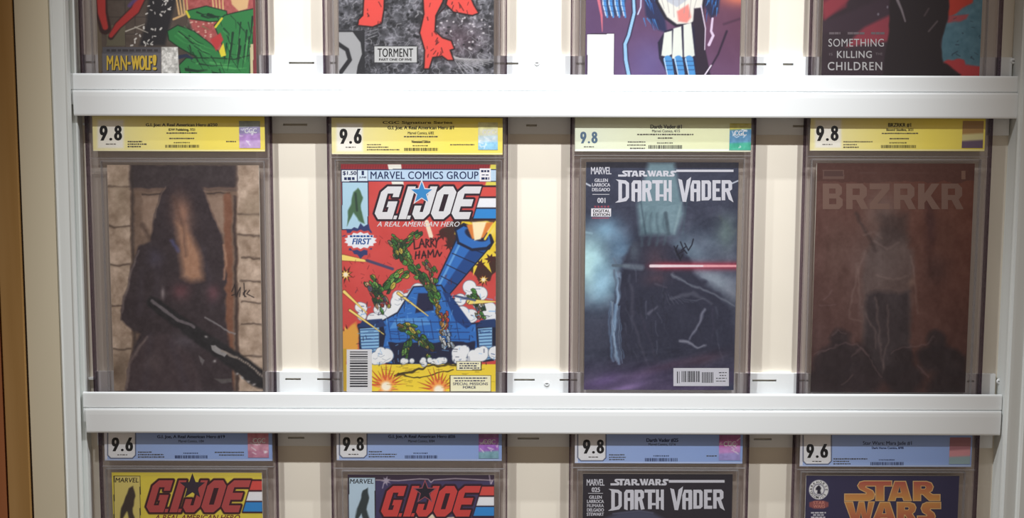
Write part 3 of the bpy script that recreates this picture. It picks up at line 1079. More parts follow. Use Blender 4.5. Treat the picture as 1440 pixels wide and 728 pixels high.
def art_top_purple(p):
    t = np.clip((p.x - 820) / 220, 0, 1)[:, None]
    u = np.clip((p.y - 20) / 85, 0, 1)[:, None]
    p.c[:] = np.array((92, 66, 104)) * (1 - t) + np.array((104, 62, 84)) * t
    p.c[:] = p.c * (1 - .35 * u) + np.array((104, 86, 136)) * .35 * u
    p.glow(915, 90, 34, 40, (104, 92, 146), .8)
    p.glow(1042, -4, 30, 12, (226, 126, 96), .9)
    p.grain(20, 6, 2)
    # rose strip and pale blue ridges
    p.line([(838, -20), (846, 22), (847, 44)], 5, (206, 110, 128), 1, 1, w1=1)
    p.poly([(846, -30), (880, -30), (880, 0), (874, 22), (852, 22), (848, 4)], (44, 60, 96), 3)
    for k in range(4):
        x = 850 + k * 8.5
        p.line([(x - 1, -30), (x, 4), (x + 4, 24)], 7.5, (74, 140, 206), 1, 1, w1=2.5)
        p.line([(x - 3, -30), (x - 2, 6), (x + 2, 22)], 1.4, (222, 236, 248), .9)
        for y in range(-20, 20, 7):
            p.line([(x - 2, y), (x + 4, y + 1)], .8, (34, 60, 110), .7)
    p.line([(890, -20), (892, 18), (884, 50), (879, 62), (880, 84), (885, 110)], 7, (40, 34, 62), 1, 2)
    p.line([(890, -20), (892, 18), (884, 50), (879, 62), (880, 84), (885, 110)], 3.6, (150, 196, 236), 1, 1, w1=5)
    p.line([(902, -20), (901, 10), (897, 20)], 2, (206, 214, 240), .9)
    # blue tufts
    r = random.Random(5)
    p.poly([(903, -40), (930, -40), (934, 20), (938, 46), (926, 42), (908, 22)], (38, 44, 82), 4)
    p.poly([(985, -40), (1016, -40), (1010, 18), (1000, 26), (990, 8)], (38, 42, 76), 4)
    for _ in range(46):
        s_ = r.random() < .6
        x, y = (r.uniform(904, 926), r.uniform(-20, 30)) if s_ else (r.uniform(988, 1012), r.uniform(-20, 16))
        p.line([(x, y), (x + (5 if s_ else -2) + r.uniform(-2, 2), y + r.uniform(7, 16))], 1.8, r.choice([(66, 134, 202), (44, 96, 166), (30, 36, 70)]), .9, w1=.4)
    # big pale rounded mass, a rose patch, and white plates over blue ribs
    p.poly([(916, -40), (996, -40), (986, 26), (972, 34), (950, 36), (936, 26), (924, 4)], (32, 28, 44), 2, grow=1.5)
    p.poly([(918, -40), (994, -40), (985, 24), (970, 33), (952, 34), (938, 24), (926, 2)], (224, 222, 214), 2)
    p.poly([(932, -40), (968, -40), (966, 0), (952, 10), (938, 2)], (186, 190, 200), 2)
    p.poly([(952, 16), (968, 6), (972, 24), (966, 32), (954, 30)], (222, 136, 128), 3)
    for k in range(7):
        p.line([(928 + k * 9, -10), (934 + k * 7, 12 + (k % 3) * 6)], 1, (150, 146, 150), .6)
    p.poly([(976, 12), (990, 10), (992, 70), (1000, 110), (976, 110), (974, 40)], (44, 32, 50), 2)
    p.poly([(926, 60), (936, 44), (972, 34), (976, 40), (978, 106), (942, 108), (928, 82)], (34, 30, 56), 2, grow=1)
    for a, b in (((936, 46), (930, 78)), ((949, 40), (945, 82)), ((963, 35), (962, 80))):
        p.poly([(a[0] - 2, a[1]), (a[0] + 9, a[1] - 3), (b[0] + 15, b[1] - 2), (b[0] + 8, b[1] + 2), (b[0], b[1])], (222, 226, 218), 1.5)
    for k in range(3):
        x = 939 + k * 15
        p.line([(x, 84), (x + 5, 108)], 12, (76, 146, 206), 1, 1, w1=9)
        for y in (86, 92, 98):
            p.line([(x - 4, y), (x + 7, y)], 1, (32, 62, 112), .8)
        p.line([(x - 5, 82), (x, 108)], 1.2, (226, 238, 248), .9)
    p.line([(986, 8), (992, 40), (991, 70)], 2, (226, 214, 232), .95, w1=1)
    p.line([(1002, 26), (1000, 44), (1003, 50), (997, 63)], 3, (226, 206, 232), .95, w1=4)
    p.line([(1022, 44), (1010, 76), (994, 104)], 3, (42, 26, 50), .95, 2, w1=2)
    p.line([(1000, 92), (988, 110)], 2, (236, 226, 240), .95)
    p.line([(1018, 34), (1042, 26)], 3, (66, 40, 62), .7, 3)
    # plain white corner card
    p.rect(824.5, 47, 864, 112, (58, 44, 66))
    p.rect(826, 48, 863, 112, (238, 238, 240))


slab(1, (803, 1064, 50), (823.5, 1041, 50, 0, 108.5), None, art_top_purple, yellow_label(0, 1, 0),
     'slabbed purple comic with a small white card in its lower corner')


def art_top_slash(p):
    p.c[:] = (56, 42, 50)
    p.grain(30, 8, 5)
    p.poly([(1150, -240), (1240, -240), (1190, 10), (1150, 32)], (122, 46, 60), 5, .9)
    p.poly([(1150, 34), (1262, -10), (1262, 18), (1222, 40), (1246, 60), (1230, 62), (1190, 44), (1150, 46)], (64, 46, 58), 6, .7)
    p.poly([(1216, 38), (1258, 18), (1260, 46), (1250, 58), (1190, 66), (1206, 46)], (152, 60, 74), 5, .9)
    p.poly([(1156, 6), (1186, -14), (1210, -14), (1160, 28)], (148, 56, 68), 5, .9)
    # blue grey ground with red slashes on the far side
    p.poly([(1330, -240), (1390, -240), (1390, 112), (1320, 112), (1326, 40)], (84, 122, 138), 3)
    p.grain(8, 16, 12, box=(1326, -240, 1390, 110))
    p.poly([(1334, -40), (1376, -40), (1366, 4), (1332, 26), (1332, 0)], (186, 60, 46), 3, wob=2)
    p.poly([(1332, 22), (1362, 20), (1358, 28), (1334, 32)], (166, 78, 84), 3, wob=2)
    p.poly([(1326, 88), (1344, 82), (1356, 84), (1358, 92), (1390, 94), (1390, 112), (1326, 112)], (180, 62, 66), 3, wob=2)
    r = random.Random(3)
    for _ in range(14):
        x, y = r.uniform(1338, 1378), r.uniform(26, 84)
        p.line([(x, y), (x + r.uniform(-6, 6), y + r.uniform(-4, 4))], r.uniform(.6, 1.6), (44, 56, 74), .7)
    # dark upright mass
    p.poly([(1256, -240), (1336, -240), (1334, 26), (1322, 62), (1327, 88), (1352, 104), (1346, 112), (1240, 112), (1250, 40)], (40, 31, 35), 3, wob=1)
    p.line([(1262, 0), (1268, 14), (1273, 30)], 4, (150, 140, 146), .8, 2, w1=2)
    p.line([(1306, 44), (1318, 30)], 2.4, (112, 100, 102), .7, 2)
    p.line([(1300, 22), (1306, 12)], 2.4, (100, 84, 88), .6, 2)
    p.ell(1235, 20, 1.5, 2, (130, 124, 136), 1, .8)
    p.ell(1248, 10, 1.2, 2, (130, 124, 136), 1, .8)


r14 = slab(1, (1139.7, 1407, 50), (1156.5, 1379.5, 50, 0, 108.5), None, art_top_slash, yellow_label(0, 1, 0),
           'slabbed dark comic with red and blue slashes and hand lettered white title')
k = Ink(D - .00008, r14[3])
k.text('SOMETHING', 1165, 54.5, 1243, 65.5, bold=.012, space=1.1)
k.text('KILLING', 1177, 71.5, 1226, 81.5, bold=.012, space=1.1)
k.text('CHILDREN', 1164, 87, 1240.5, 98.8, bold=.012, space=1.15)
k.text('IS', 1166, 74.5, 1171, 78, bold=.01, mi=1)
k.text('THE', 1231, 74, 1241, 77.5, bold=.01, mi=1)
for a, b in ((1166, 1182), (1192, 1216), (1225, 1245)):
    k.dashes(a, b, 45, 48.5, a, mi=1, a=4, b=9, gap=.7)
k.build('title_lettering', r14[1], [mat('pale_grey_ink', (206, 204, 206), .5, .15), mat('dim_grey_ink', (120, 108, 114), .5, .15)])


# ================================================================== middle shelf
def art_brown_doorway(p):
    p.warp(2.2, 14, 3)
    p.c[:] = (176, 154, 136)
    p.grain(10, 30, 16)
    p.grain(18, 34, 6)
    p.grain(60, 16, 7)
    # stone courses either side of a dark doorway
    for y, x0, x1 in ((262, 150, 186), (318, 150, 186), (372, 150, 186), (430, 150, 186), (490, 150, 186), (300, 334, 372), (330, 334, 372), (362, 340, 372), (395, 340, 372), (425, 340, 372), (455, 340, 372), (500, 340, 372)):
        p.line([(x0, y), (x1, y + 1)], 2.4, (70, 56, 48), .8, 3, wob=1)
        p.line([(x0, y + 3), (x1, y + 4)], 2, (158, 138, 118), .4, 3, wob=1)
    p.glow(170, 270, 14, 40, (150, 132, 112), .5)
    p.glow(355, 292, 16, 20, (152, 134, 114), .6)
    p.glow(170, 520, 14, 30, (80, 64, 50), .6)
    p.poly([(183, 231), (333, 231), (337, 560), (186, 560)], (122, 100, 86), 3)
    p.poly([(183, 231), (332, 231), (333, 266), (183, 266)], (64, 54, 56), 6)
    p.line([(184, 266), (333, 264)], 3, (126, 100, 86), .7, 3)
    p.poly([(200, 276), (322, 276), (322, 330), (200, 330)], (150, 126, 110), 6)
    p.line([(200, 273), (322, 271)], 2, (60, 48, 44), .8, 2)
    p.line([(320, 276), (324, 560)], 11, (128, 84, 64), .9, 4)
    p.line([(330, 276), (334, 560)], 4, (62, 48, 46), .8, 3)
    p.line([(186, 240), (190, 560)], 4, (60, 50, 48), .7, 4)
    p.line([(200, 316), (214, 340)], 6, (84, 66, 58), .7, 5)
    # a tall dark draped mass
    p.poly([(246, 250), (270, 248), (286, 264), (298, 300), (312, 330), (318, 380), (317, 440), (330, 560), (176, 560), (180, 520), (190, 480), (196, 470), (170, 450), (170, 438),
            (186, 372), (196, 345), (212, 338), (216, 308), (226, 272)], (58, 47, 51), 4, wob=1.5)
    p.poly([(176, 552), (184, 505), (200, 476), (236, 468), (270, 500), (290, 560)], (72, 58, 62), 6, .8)
    p.line([(178, 545), (182, 512), (196, 486), (208, 474)], 3, (128, 112, 108), .8, 4)
    p.line([(171, 440), (184, 385), (196, 352)], 2, (120, 106, 104), .8, 3)
    p.line([(218, 306), (226, 276), (232, 262)], 1.6, (130, 110, 98), .6, 2)
    p.line([(288, 268), (302, 306), (314, 334)], 1.6, (130, 104, 92), .7, 2)
    p.line([(314, 345), (318, 372), (314, 392)], 3, (178, 136, 112), .8, 3)
    for x0, y0, x1, y1 in ((200, 380, 196, 440), (228, 360, 214, 440), (286, 350, 300, 430), (240, 480, 262, 540), (212, 470, 205, 540)):
        p.line([(x0, y0), (x1, y1)], 7, (68, 58, 66), .6, 9)
    p.glow(217, 362, 10, 14, (84, 78, 96), .6)
    p.glow(254, 410, 12, 11, (112, 70, 76), .8)
    p.glow(300, 412, 9, 11, (112, 72, 80), .8)
    p.glow(228, 412, 3, 9, (150, 138, 140), .8)
    p.glow(260, 480, 18, 9, (92, 84, 92), .7, rot=.3)
    p.glow(215, 510, 12, 10, (96, 82, 82), .5, rot=.6)
    # a warm glow running down the drapery
    p.glow(256, 300, 13, 24, (172, 128, 106), .85, rot=-.2)
    p.poly([(248, 312), (262, 316), (284, 362), (285, 392), (268, 396), (257, 388), (252, 350)], (180, 136, 108), 12, .9)
    p.line([(244, 276), (258, 320), (262, 360)], 4, (96, 72, 64), .6, 6)
    p.line([(242, 338), (250, 352)], 5, (86, 84, 122), .8, 4)
    # a dark slanted bar with pale glints
    p.line([(214, 424), (262, 460), (300, 486), (368, 534)], 16, (36, 33, 36), 1, 4, w1=26)
    p.line([(213, 422), (250, 450), (256, 452), (273, 460)], 4.5, (112, 104, 108), .9, 2)
    p.poly([(296, 486), (302, 484), (320, 496), (316, 502), (298, 492)], (150, 146, 146), 2)
    p.line([(288, 446), (306, 456), (330, 470)], 2.4, (142, 138, 140), .8, 2)
    p.line([(312, 492), (340, 506), (370, 528)], 3, (156, 144, 134), .85, 2)
    for k in range(12):
        p.line([(336 + k * 3, 501 + k * 2.1), (334 + k * 3, 505 + k * 2.1)], 1, (60, 54, 54), .8)
    for x, y in ((291, 473), (302, 508), (334, 526), (341, 531), (350, 535), (358, 540)):
        p.glow(x, y, 2.4, 2, (170, 166, 166), .9)
    p.poly([(302, 532), (326, 532), (326, 538), (312, 540)], (86, 80, 80), 2)
    p.poly([(280, 500), (288, 506), (284, 514)], (110, 104, 106), 2)
    p.unwarp()
    p.grain(4, 9, 2)
    p.grain(9, 9, 12)
    # signature in dark ink
    S = (34, 26, 28)
    for ln in ([(326, 410), (330, 400), (332, 417), (338, 404), (337, 417)], [(342, 412), (346, 408), (342, 414), (346, 417)], [(343, 398), (344, 417)], [(351, 408), (347, 413), (357, 418)], [(326, 415), (330, 414)]):
        p.line(ln, 1.3, S, .9)


r21 = slab(2, (128, 384.5, 375), (155.5, 366.8, 390, 232, 549.5), (130.5, 372.5, 162, 212.5), art_brown_doorway, yellow_label(130, 373, 212.5),
           'slabbed comic with dark painted cover of a brown stone doorway, yellow label')
label_bits(r21[2], r21[3], 130, 373, 212.5, '9.8', (140, 176.3, 171.6, 197.5),
           [('G.I. Joe: A Real American Hero #250', 205, 173.5, 305.5, 178.5, .02), ('IDW Publishing, 7/21', 237, 180.7, 274, 184.5, .02)],
           [(234, 186, 277, 188, 5), (238, 193.5, 273, 195.5, 6), (179.5, 198, 200, 200, 7), (179.5, 201.5, 207, 203.5, 8), (179.5, 205, 198, 207, 9), (318, 198, 332, 199.8, 4)],
           (232.5, 280, 203.5, 207.5), (337, 170, 366.5, 208), hcols=[(150, 160, 150), (160, 150, 190), (190, 150, 214), (206, 176, 224)], seed=2)


def art_red_battle(p):
    p.c[:] = (206, 76, 72)
    p.grain(30, 8, 3)
    p.rect(470, 225, 700, 238, (150, 46, 52))
    for k in range(60):
        x = 482 + k * 3.6
        p.line([(x, 231), (x - 1, 237)], .8, (96, 26, 36), .6)
    p.poly([(545, 231), (564, 231), (568, 262), (552, 262)], (238, 236, 224), 1)
    p.poly([(690, 231), (700, 231), (700, 270), (682, 262)], (226, 214, 90), 2)
    # yellow flash and dark smoke
    p.poly([(640, 312), (699, 312), (699, 372), (684, 392), (668, 384), (650, 352), (634, 340), (624, 326)], (66, 40, 34), 2, grow=5, wob=4)
    p.poly([(648, 312), (699, 312), (699, 352), (684, 374), (668, 366), (652, 346), (640, 330)], (238, 204, 52), 2, wob=3)
    p.burst(672, 350, 15, 34, 9, (244, 214, 66), 5)
    p.glow(682, 322, 12, 9, (250, 244, 214), .9)
    for x, y in ((622, 330), (632, 345), (676, 372), (690, 364)):
        p.burst(x, y, 4, 9, 7, (70, 34, 32), int(x))
    # white smoke behind the blue machine
    W_, E_ = (236, 238, 240), (120, 132, 150)
    p.puffs(548, 408, 600, 446, 12, 11, W_, E_, 1)
    p.puffs(646, 396, 690, 450, 14, 10, W_, E_, 2)
    p.puffs(500, 430, 540, 456, 9, 8, W_, E_, 4)
    # blue tube
    B, Bd, Bl, Bk = (48, 112, 190), (26, 62, 124), (104, 166, 224), (24, 30, 56)
    tube = [(612, 402), (632, 412), (690, 344), (684, 336), (652, 326), (646, 330)]
    p.poly(tube, Bk, 1.2, grow=2)
    p.poly(tube, B, 1.2)
    p.poly([(622, 407), (632, 412), (690, 344), (684, 338), (668, 340)], Bd, 2, .8)
    p.line([(617, 402), (650, 336)], 3, Bl, .9)
    for a, b in (((620, 388), (643, 400)), ((628, 372), (655, 385)), ((636, 356), (668, 370)), ((643, 342), (680, 356))):
        p.line([a, b], 1.4, Bk, .9)
    p.poly([(640, 322), (652, 314), (690, 330), (694, 340), (688, 350), (664, 352), (644, 342)], Bk, 1.5, grow=1)
    p.poly([(642, 324), (652, 318), (688, 332), (690, 342), (684, 347), (664, 349), (646, 340)], B, 1.5)
    p.ell(670, 330, 17, 8, (30, 36, 66), 1.5, 1, .35)
    p.poly([(656, 316), (694, 312), (680, 334), (664, 336)], (222, 130, 60), 2)
    p.poly([(664, 312), (684, 312), (676, 336), (667, 338)], (250, 234, 190), 2)
    p.line([(697, 312), (682, 336)], 3, (242, 214, 70), 1)
    # blue machine of plain slabs
    body = [(504, 458), (538, 452), (560, 440), (582, 404), (620, 402), (644, 440), (662, 456), (699, 452), (699, 500), (640, 512), (560, 512), (520, 506)]
    p.poly(body, Bk, 1.5, grow=2)
    p.poly(body, B, 1.5)
    p.poly([(588, 412), (608, 412), (610, 436), (584, 440)], (36, 38, 70), 2)
    p.poly([(556, 448), (600, 446), (606, 456), (548, 462)], (84, 148, 214), 1.5)
    p.poly([(545, 482), (670, 480), (662, 512), (552, 512)], (30, 34, 62), 2, wob=2)
    p.poly([(622, 410), (632, 412), (664, 456), (656, 462), (640, 450)], Bd, 1.5)
    for k in range(9):
        p.line([(545 + k * 12, 448 + (k % 3)), (550 + k * 12, 478)], 1.1, (30, 52, 106), .8)
    for y in (452, 466, 476):
        p.line([(548, y), (660, y + 1)], 1.1, (28, 46, 98), .8)
    for x0, x1 in ((504, 541), (670, 700)):
        p.poly([(x0, 456), (x1 - 4, 452), (x1, 470), (x1 - 6, 506), (x0 + 10, 508), (x0 + 2, 490)], Bk, 1.5, grow=1)
        p.poly([(x0 + 2, 462), (x1 - 8, 460), (x1 - 8, 504), (x0 + 12, 506), (x0 + 4, 488)], (142, 190, 226), 1.5)
        for k in range(10):
            p.line([(x0 + 3, 464 + k * 4.4), (x1 - 9, 463 + k * 4.4)], 1.4, (38, 70, 126), .9)
        p.poly([(x0 - 1, 460), (x0 + 6, 450), (x1 - 4, 448), (x1 + 2, 458), (x0 + 30, 460)], (34, 58, 106), 1.5)
    # loose green and tan fragments
    GR = [(84, 150, 64), (84, 150, 64), (60, 116, 54), (122, 176, 84), (106, 134, 58), (44, 84, 48), (196, 178, 74)]
    MX = GR + [(214, 172, 130), (178, 64, 58), (150, 140, 110), (88, 96, 120)]
    p.shards([(558, 340), (570, 362), (590, 386), (606, 408), (616, 424)], 13, 60, GR, 1)
    p.shards([(572, 382), (554, 392), (544, 408)], 11, 26, GR, 2)
    p.shards([(562, 350), (578, 336), (592, 324)], 9, 18, GR, 3, 2, 4)
    p.shards([(548, 334), (560, 346), (566, 366)], 16, 22, MX, 4, 2, 4)
    p.shards([(562, 456), (580, 464), (594, 480), (610, 502)], 14, 46, GR + [(178, 158, 70), (120, 92, 50)], 5, 2, 4.5)
    p.shards([(574, 474), (570, 502)], 9, 16, GR, 6, 2, 4)
    p.shards([(660, 412), (670, 424), (680, 448)], 15, 26, MX, 7, 2, 4)
    p.shards([(518, 394), (530, 412), (542, 436)], 18, 40, MX, 8, 2, 4)
    p.shards([(600, 368), (610, 384), (612, 402)], 12, 18, MX, 9, 2, 3.5)
    p.shards([(624, 440), (626, 456), (622, 468)], 12, 18, [(228, 150, 62), (236, 170, 84), (214, 120, 56), (206, 76, 66)], 10, 2, 3.5)
    p.shards([(624, 468), (630, 488)], 14, 14, [(226, 228, 232), (236, 236, 236), (190, 206, 226)], 11, 2, 4)
    p.shards([(612, 424), (620, 446)], 6, 10, [(236, 200, 66), (210, 160, 60)], 12, 2, 3)
    # yellow streaks
    for a, b, w0 in (((482, 362), (524, 368), 8), ((560, 412), (602, 444), 3), ((484, 410), (516, 440), 4), ((660, 424), (698, 424), 7), ((492, 436), (540, 470), 3)):
        p.line([a, b], w0 + 2, (110, 60, 36), .8, 1, w1=1)
        p.line([a, b], w0, (244, 222, 120), 1, 1, w1=1)
    p.line([(516, 366), (552, 378)], 4, (74, 70, 104), 1, 1.5)
    p.line([(640, 416), (668, 422)], 3, (70, 84, 120), 1, 1.5)
    for x, y, q in ((486, 386, 9), (680, 393, 7), (489, 470, 12)):
        p.burst(x, y, q * .6, q * 1.4, 9, (92, 36, 32), int(x + y))
        p.burst(x, y, q * .4, q * .9, 8, (240, 200, 90), int(x))
        p.ell(x, y, q * .35, q * .35, (250, 240, 210), 2)
    p.poly([(480, 470), (500, 452), (506, 490), (492, 500), (480, 520)], (224, 164, 70), 3, wob=3)
    p.line([(600, 312), (606, 332)], 6, (240, 226, 200), 1, 1.5)
    # yellow ground, smoke, bursts
    p.rect(478, 512, 700, 560, (240, 212, 62))
    p.puffs(526, 494, 556, 508, 8, 8, W_, E_, 7)
    p.puffs(640, 492, 696, 510, 12, 9, W_, E_, 8)
    p.puffs(560, 506, 632, 512, 14, 4, W_, E_, 9)
    p.line([(556, 528), (580, 522), (602, 514), (640, 512)], 3, (60, 50, 24), .9, 1, wob=2)
    p.line([(560, 526), (590, 532), (616, 524), (636, 520)], 2, (60, 50, 24), .9, 1, wob=2)
    for x, y, q in ((543, 543, 22), (617, 548, 22)):
        p.burst(x, y, q * .5, q * 1.35, 13, (112, 36, 26), int(x), math.pi, 2 * math.pi)
        p.burst(x, y, q * .5, q * 1.2, 13, (220, 96, 56), int(x), math.pi, 2 * math.pi)
        p.burst(x, y, q * .4, q * .8, 11, (240, 160, 80), int(x) + 2)
        p.ell(x, y, q * .32, q * .3, (252, 246, 226), 4)
    r = random.Random(12)
    for _ in range(230):
        x, y = r.uniform(500, 698), r.uniform(404, 512)
        if r.random() < .5:
            p.line([(x, y), (x + r.uniform(2, 9), y + r.uniform(-1.5, 1.5))], r.uniform(.5, 1.3), r.choice([(24, 34, 70), (20, 26, 50), (110, 170, 226), (30, 60, 120)]), .75)
        else:
            p.line([(x, y), (x + r.uniform(-2, 2), y + r.uniform(2, 7))], r.uniform(.5, 1.3), r.choice([(24, 34, 70), (20, 26, 50), (120, 176, 230)]), .7)
    for _ in range(60):
        x, y = r.uniform(482, 640), r.uniform(326, 404)
        p.line([(x, y), (x + r.uniform(-3, 6), y + r.uniform(1, 6))], r.uniform(.5, 1.1), (110, 30, 34), .6)
    for _ in range(50):
        x, y = r.uniform(526, 696), r.uniform(512, 548)
        p.line([(x, y), (x + r.uniform(3, 10), y + r.uniform(-1, 1))], r.uniform(.5, 1.2), (150, 120, 30), .6)
    # header band, corner panels, balloon, captions
    p.rect(478, 237.5, 700, 255.5, (38, 44, 84))
    p.rect(479.5, 239, 700, 254, (190, 214, 236))
    p.rect(479, 238, 517.5, 255.5, (38, 44, 84))
    p.rect(480.5, 239, 502, 254.7, (226, 234, 240))
    p.rect(503, 239, 517, 254.7, (214, 230, 242))
    p.rect(674.5, 236.5, 690, 254.8, (236, 234, 238))
    p.rect(480, 255.5, 518.5, 323.5, (44, 38, 66))
    p.rect(481.5, 256.5, 517, 322, (176, 210, 228))
    p.poly([(497, 270), (504, 264), (510, 276), (507, 296), (512, 314), (503, 310), (497, 300), (488, 318), (490, 296), (494, 284)], (74, 106, 76), 2, wob=1.5)
    p.line([(500, 272), (502, 296)], 3, (40, 56, 50), .8, 2)
    p.burst(507, 338, 19, 24, 14, (50, 60, 110), 4)
    p.poly([(507 + 22 * math.cos(a / 28 * 6.283) * (1.06 if a % 2 else .9), 338 + 11 * math.sin(a / 28 * 6.283) * (1.1 if a % 2 else .9)) for a in range(28)], (206, 76, 72), 1, grow=3)
    p.poly([(507 + 22 * math.cos(a / 28 * 6.283) * (1.06 if a % 2 else .9), 338 + 11 * math.sin(a / 28 * 6.283) * (1.1 if a % 2 else .9)) for a in range(28)], (232, 238, 244), 1)
    for x0, y0, x1, y1 in ((641.5, 507.5, 677, 520.5), (632.5, 527, 690.5, 551)):
        p.rect(x0, y0, x1, y1, (60, 56, 40))
        p.rect(x0 + .9, y0 + .9, x1 - .9, y1 - .9, (244, 240, 206))
    p.rect(482, 490, 487, 551, (196, 160, 50))
    # ink signature
    K = (36, 22, 28)
    for ln in ([(582, 336), (583, 350), (590, 348)], [(590, 347), (593, 336), (597, 347)], [(591, 343), (596, 343)], [(599, 348), (599, 336), (603, 338), (600, 342), (604, 347)], [(606, 347), (606, 335), (610, 337), (607, 341), (611, 346)],
               [(612, 335), (614, 340), (617, 334)], [(614, 340), (613, 348)], [(585, 354), (584, 364)], [(590, 353), (589, 363)], [(585, 359), (590, 358)], [(593, 363), (596, 353), (599, 362)], [(594, 359), (599, 359)],
               [(602, 362), (602, 352), (605, 358), (609, 351), (610, 361)], [(612, 361), (615, 352), (618, 360), (621, 355)]):
        p.line(ln, 1.9, K, .95)
    joe_logo(p, None, None, 524.5, 262, 308, 700, None, (40, 22, 36), None, None)


r22 = slab(2, (463, 713.4, 375), (481.2, 697.2, 390, 230.8, 550), (466.5, 706.8, 165, 217), art_red_battle, yellow_label(466, 707, 217),
           'slabbed comic with a red battle cover and slanted white title with blue star')
joe_logo(None, r22[1], r22[3], 524.5, 262, 308, 700, WHITE, None, mat('sky_blue_ink', (60, 150, 216), .5, .15), WHITE)
k = Ink(D - .00008, r22[3])
k.text('MARVEL COMICS GROUP', 521, 241, 672.5, 251.5, bold=.03, space=1.05)
k.text('$1.50', 482, 240.5, 501, 246.5, bold=.03, mi=0)
k.text('1', 508.5, 240, 511.5, 246, bold=.03)
k.text('JUNE', 505, 248, 515, 251, bold=.02)
k.dashes(484, 499, 249, 253, 3, a=3, b=6)
k.dashes(676.5, 688, 239, 242, 4, a=3, b=5)
k.dashes(677.5, 687, 245, 246.5, 5, a=3, b=5)
k.dashes(677, 688, 249, 252.5, 6, a=3, b=5)
k.build('banner_lettering', r22[1], [NAVY])
k = Ink(D - .00008, r22[3])
k.text('A REAL AMERICAN HERO', 530, 311.5, 645, 318.5, bold=.02, mi=1, shear=.3, space=1.05)
k.build('subtitle_lettering', r22[1], [NAVY, WHITE])
k = Ink(D - .00008, r22[3])
k.text('FIRST', 495, 335, 520, 343.5, bold=.03, mi=2, shear=.2)
k.dashes(492, 524, 330.5, 333.3, 8, mi=2, a=3, b=6)
k.build('balloon_lettering', r22[1], [NAVY, WHITE, mat('mid_blue_ink', (44, 96, 166), .5, .15)])
k = Ink(D - .00008, r22[3])
for j, (a, b, y) in enumerate(((646, 673, 510), (646, 670, 513.2), (646, 674, 516.4), (638, 685, 530.5), (640, 682, 534.2))):
    k.dashes(a, b, y, y + 1.7, 20 + j, a=2, b=5)
k.text('SPECIAL MISSIONS', 637, 537.5, 686, 541.3, bold=.02)
k.text('FORCE', 651, 542.6, 669, 546, bold=.02)
k.build('caption_lettering', r22[1], [NAVY])
k = Ink(D - .00008, r22[3])
k.rect(487.5, 491, 523, 551, 0)
k.bars(492, 517, 494, 546, 3, 1, .00004, 1.0, 2.4, False, 1.2, 2.2)
k.build('barcode', r22[1], [WHITE, mat('grey_black_ink', (52, 52, 60), .5, .15)])
label_bits(r22[2], r22[3], 466, 707, 217, '9.6', (477.5, 180.8, 508.6, 202),
           [('CGC Signature Series', 538, 170.6, 636, 174.8, .01), ('G.I. Joe: A Real American Hero #1', 545, 177.3, 638, 182.8, .02), ('Marvel Comics, 6/82', 573.5, 185.2, 610, 189, .015), ('Newsstand Edition', 579, 197.4, 605, 200.6, .01)],
           [(568, 191, 616, 193, 5), (516, 202.5, 536, 204, 6), (516, 206, 546, 207.6, 7), (516, 209.5, 562, 211.2, 8), (633, 202.5, 667, 204.2, 9)],
           (568.5, 615.5, 207.8, 212), (672.5, 172, 700, 210.5), hcols=[(220, 216, 150), (226, 224, 190), (206, 226, 236), (150, 206, 238)], seed=3)


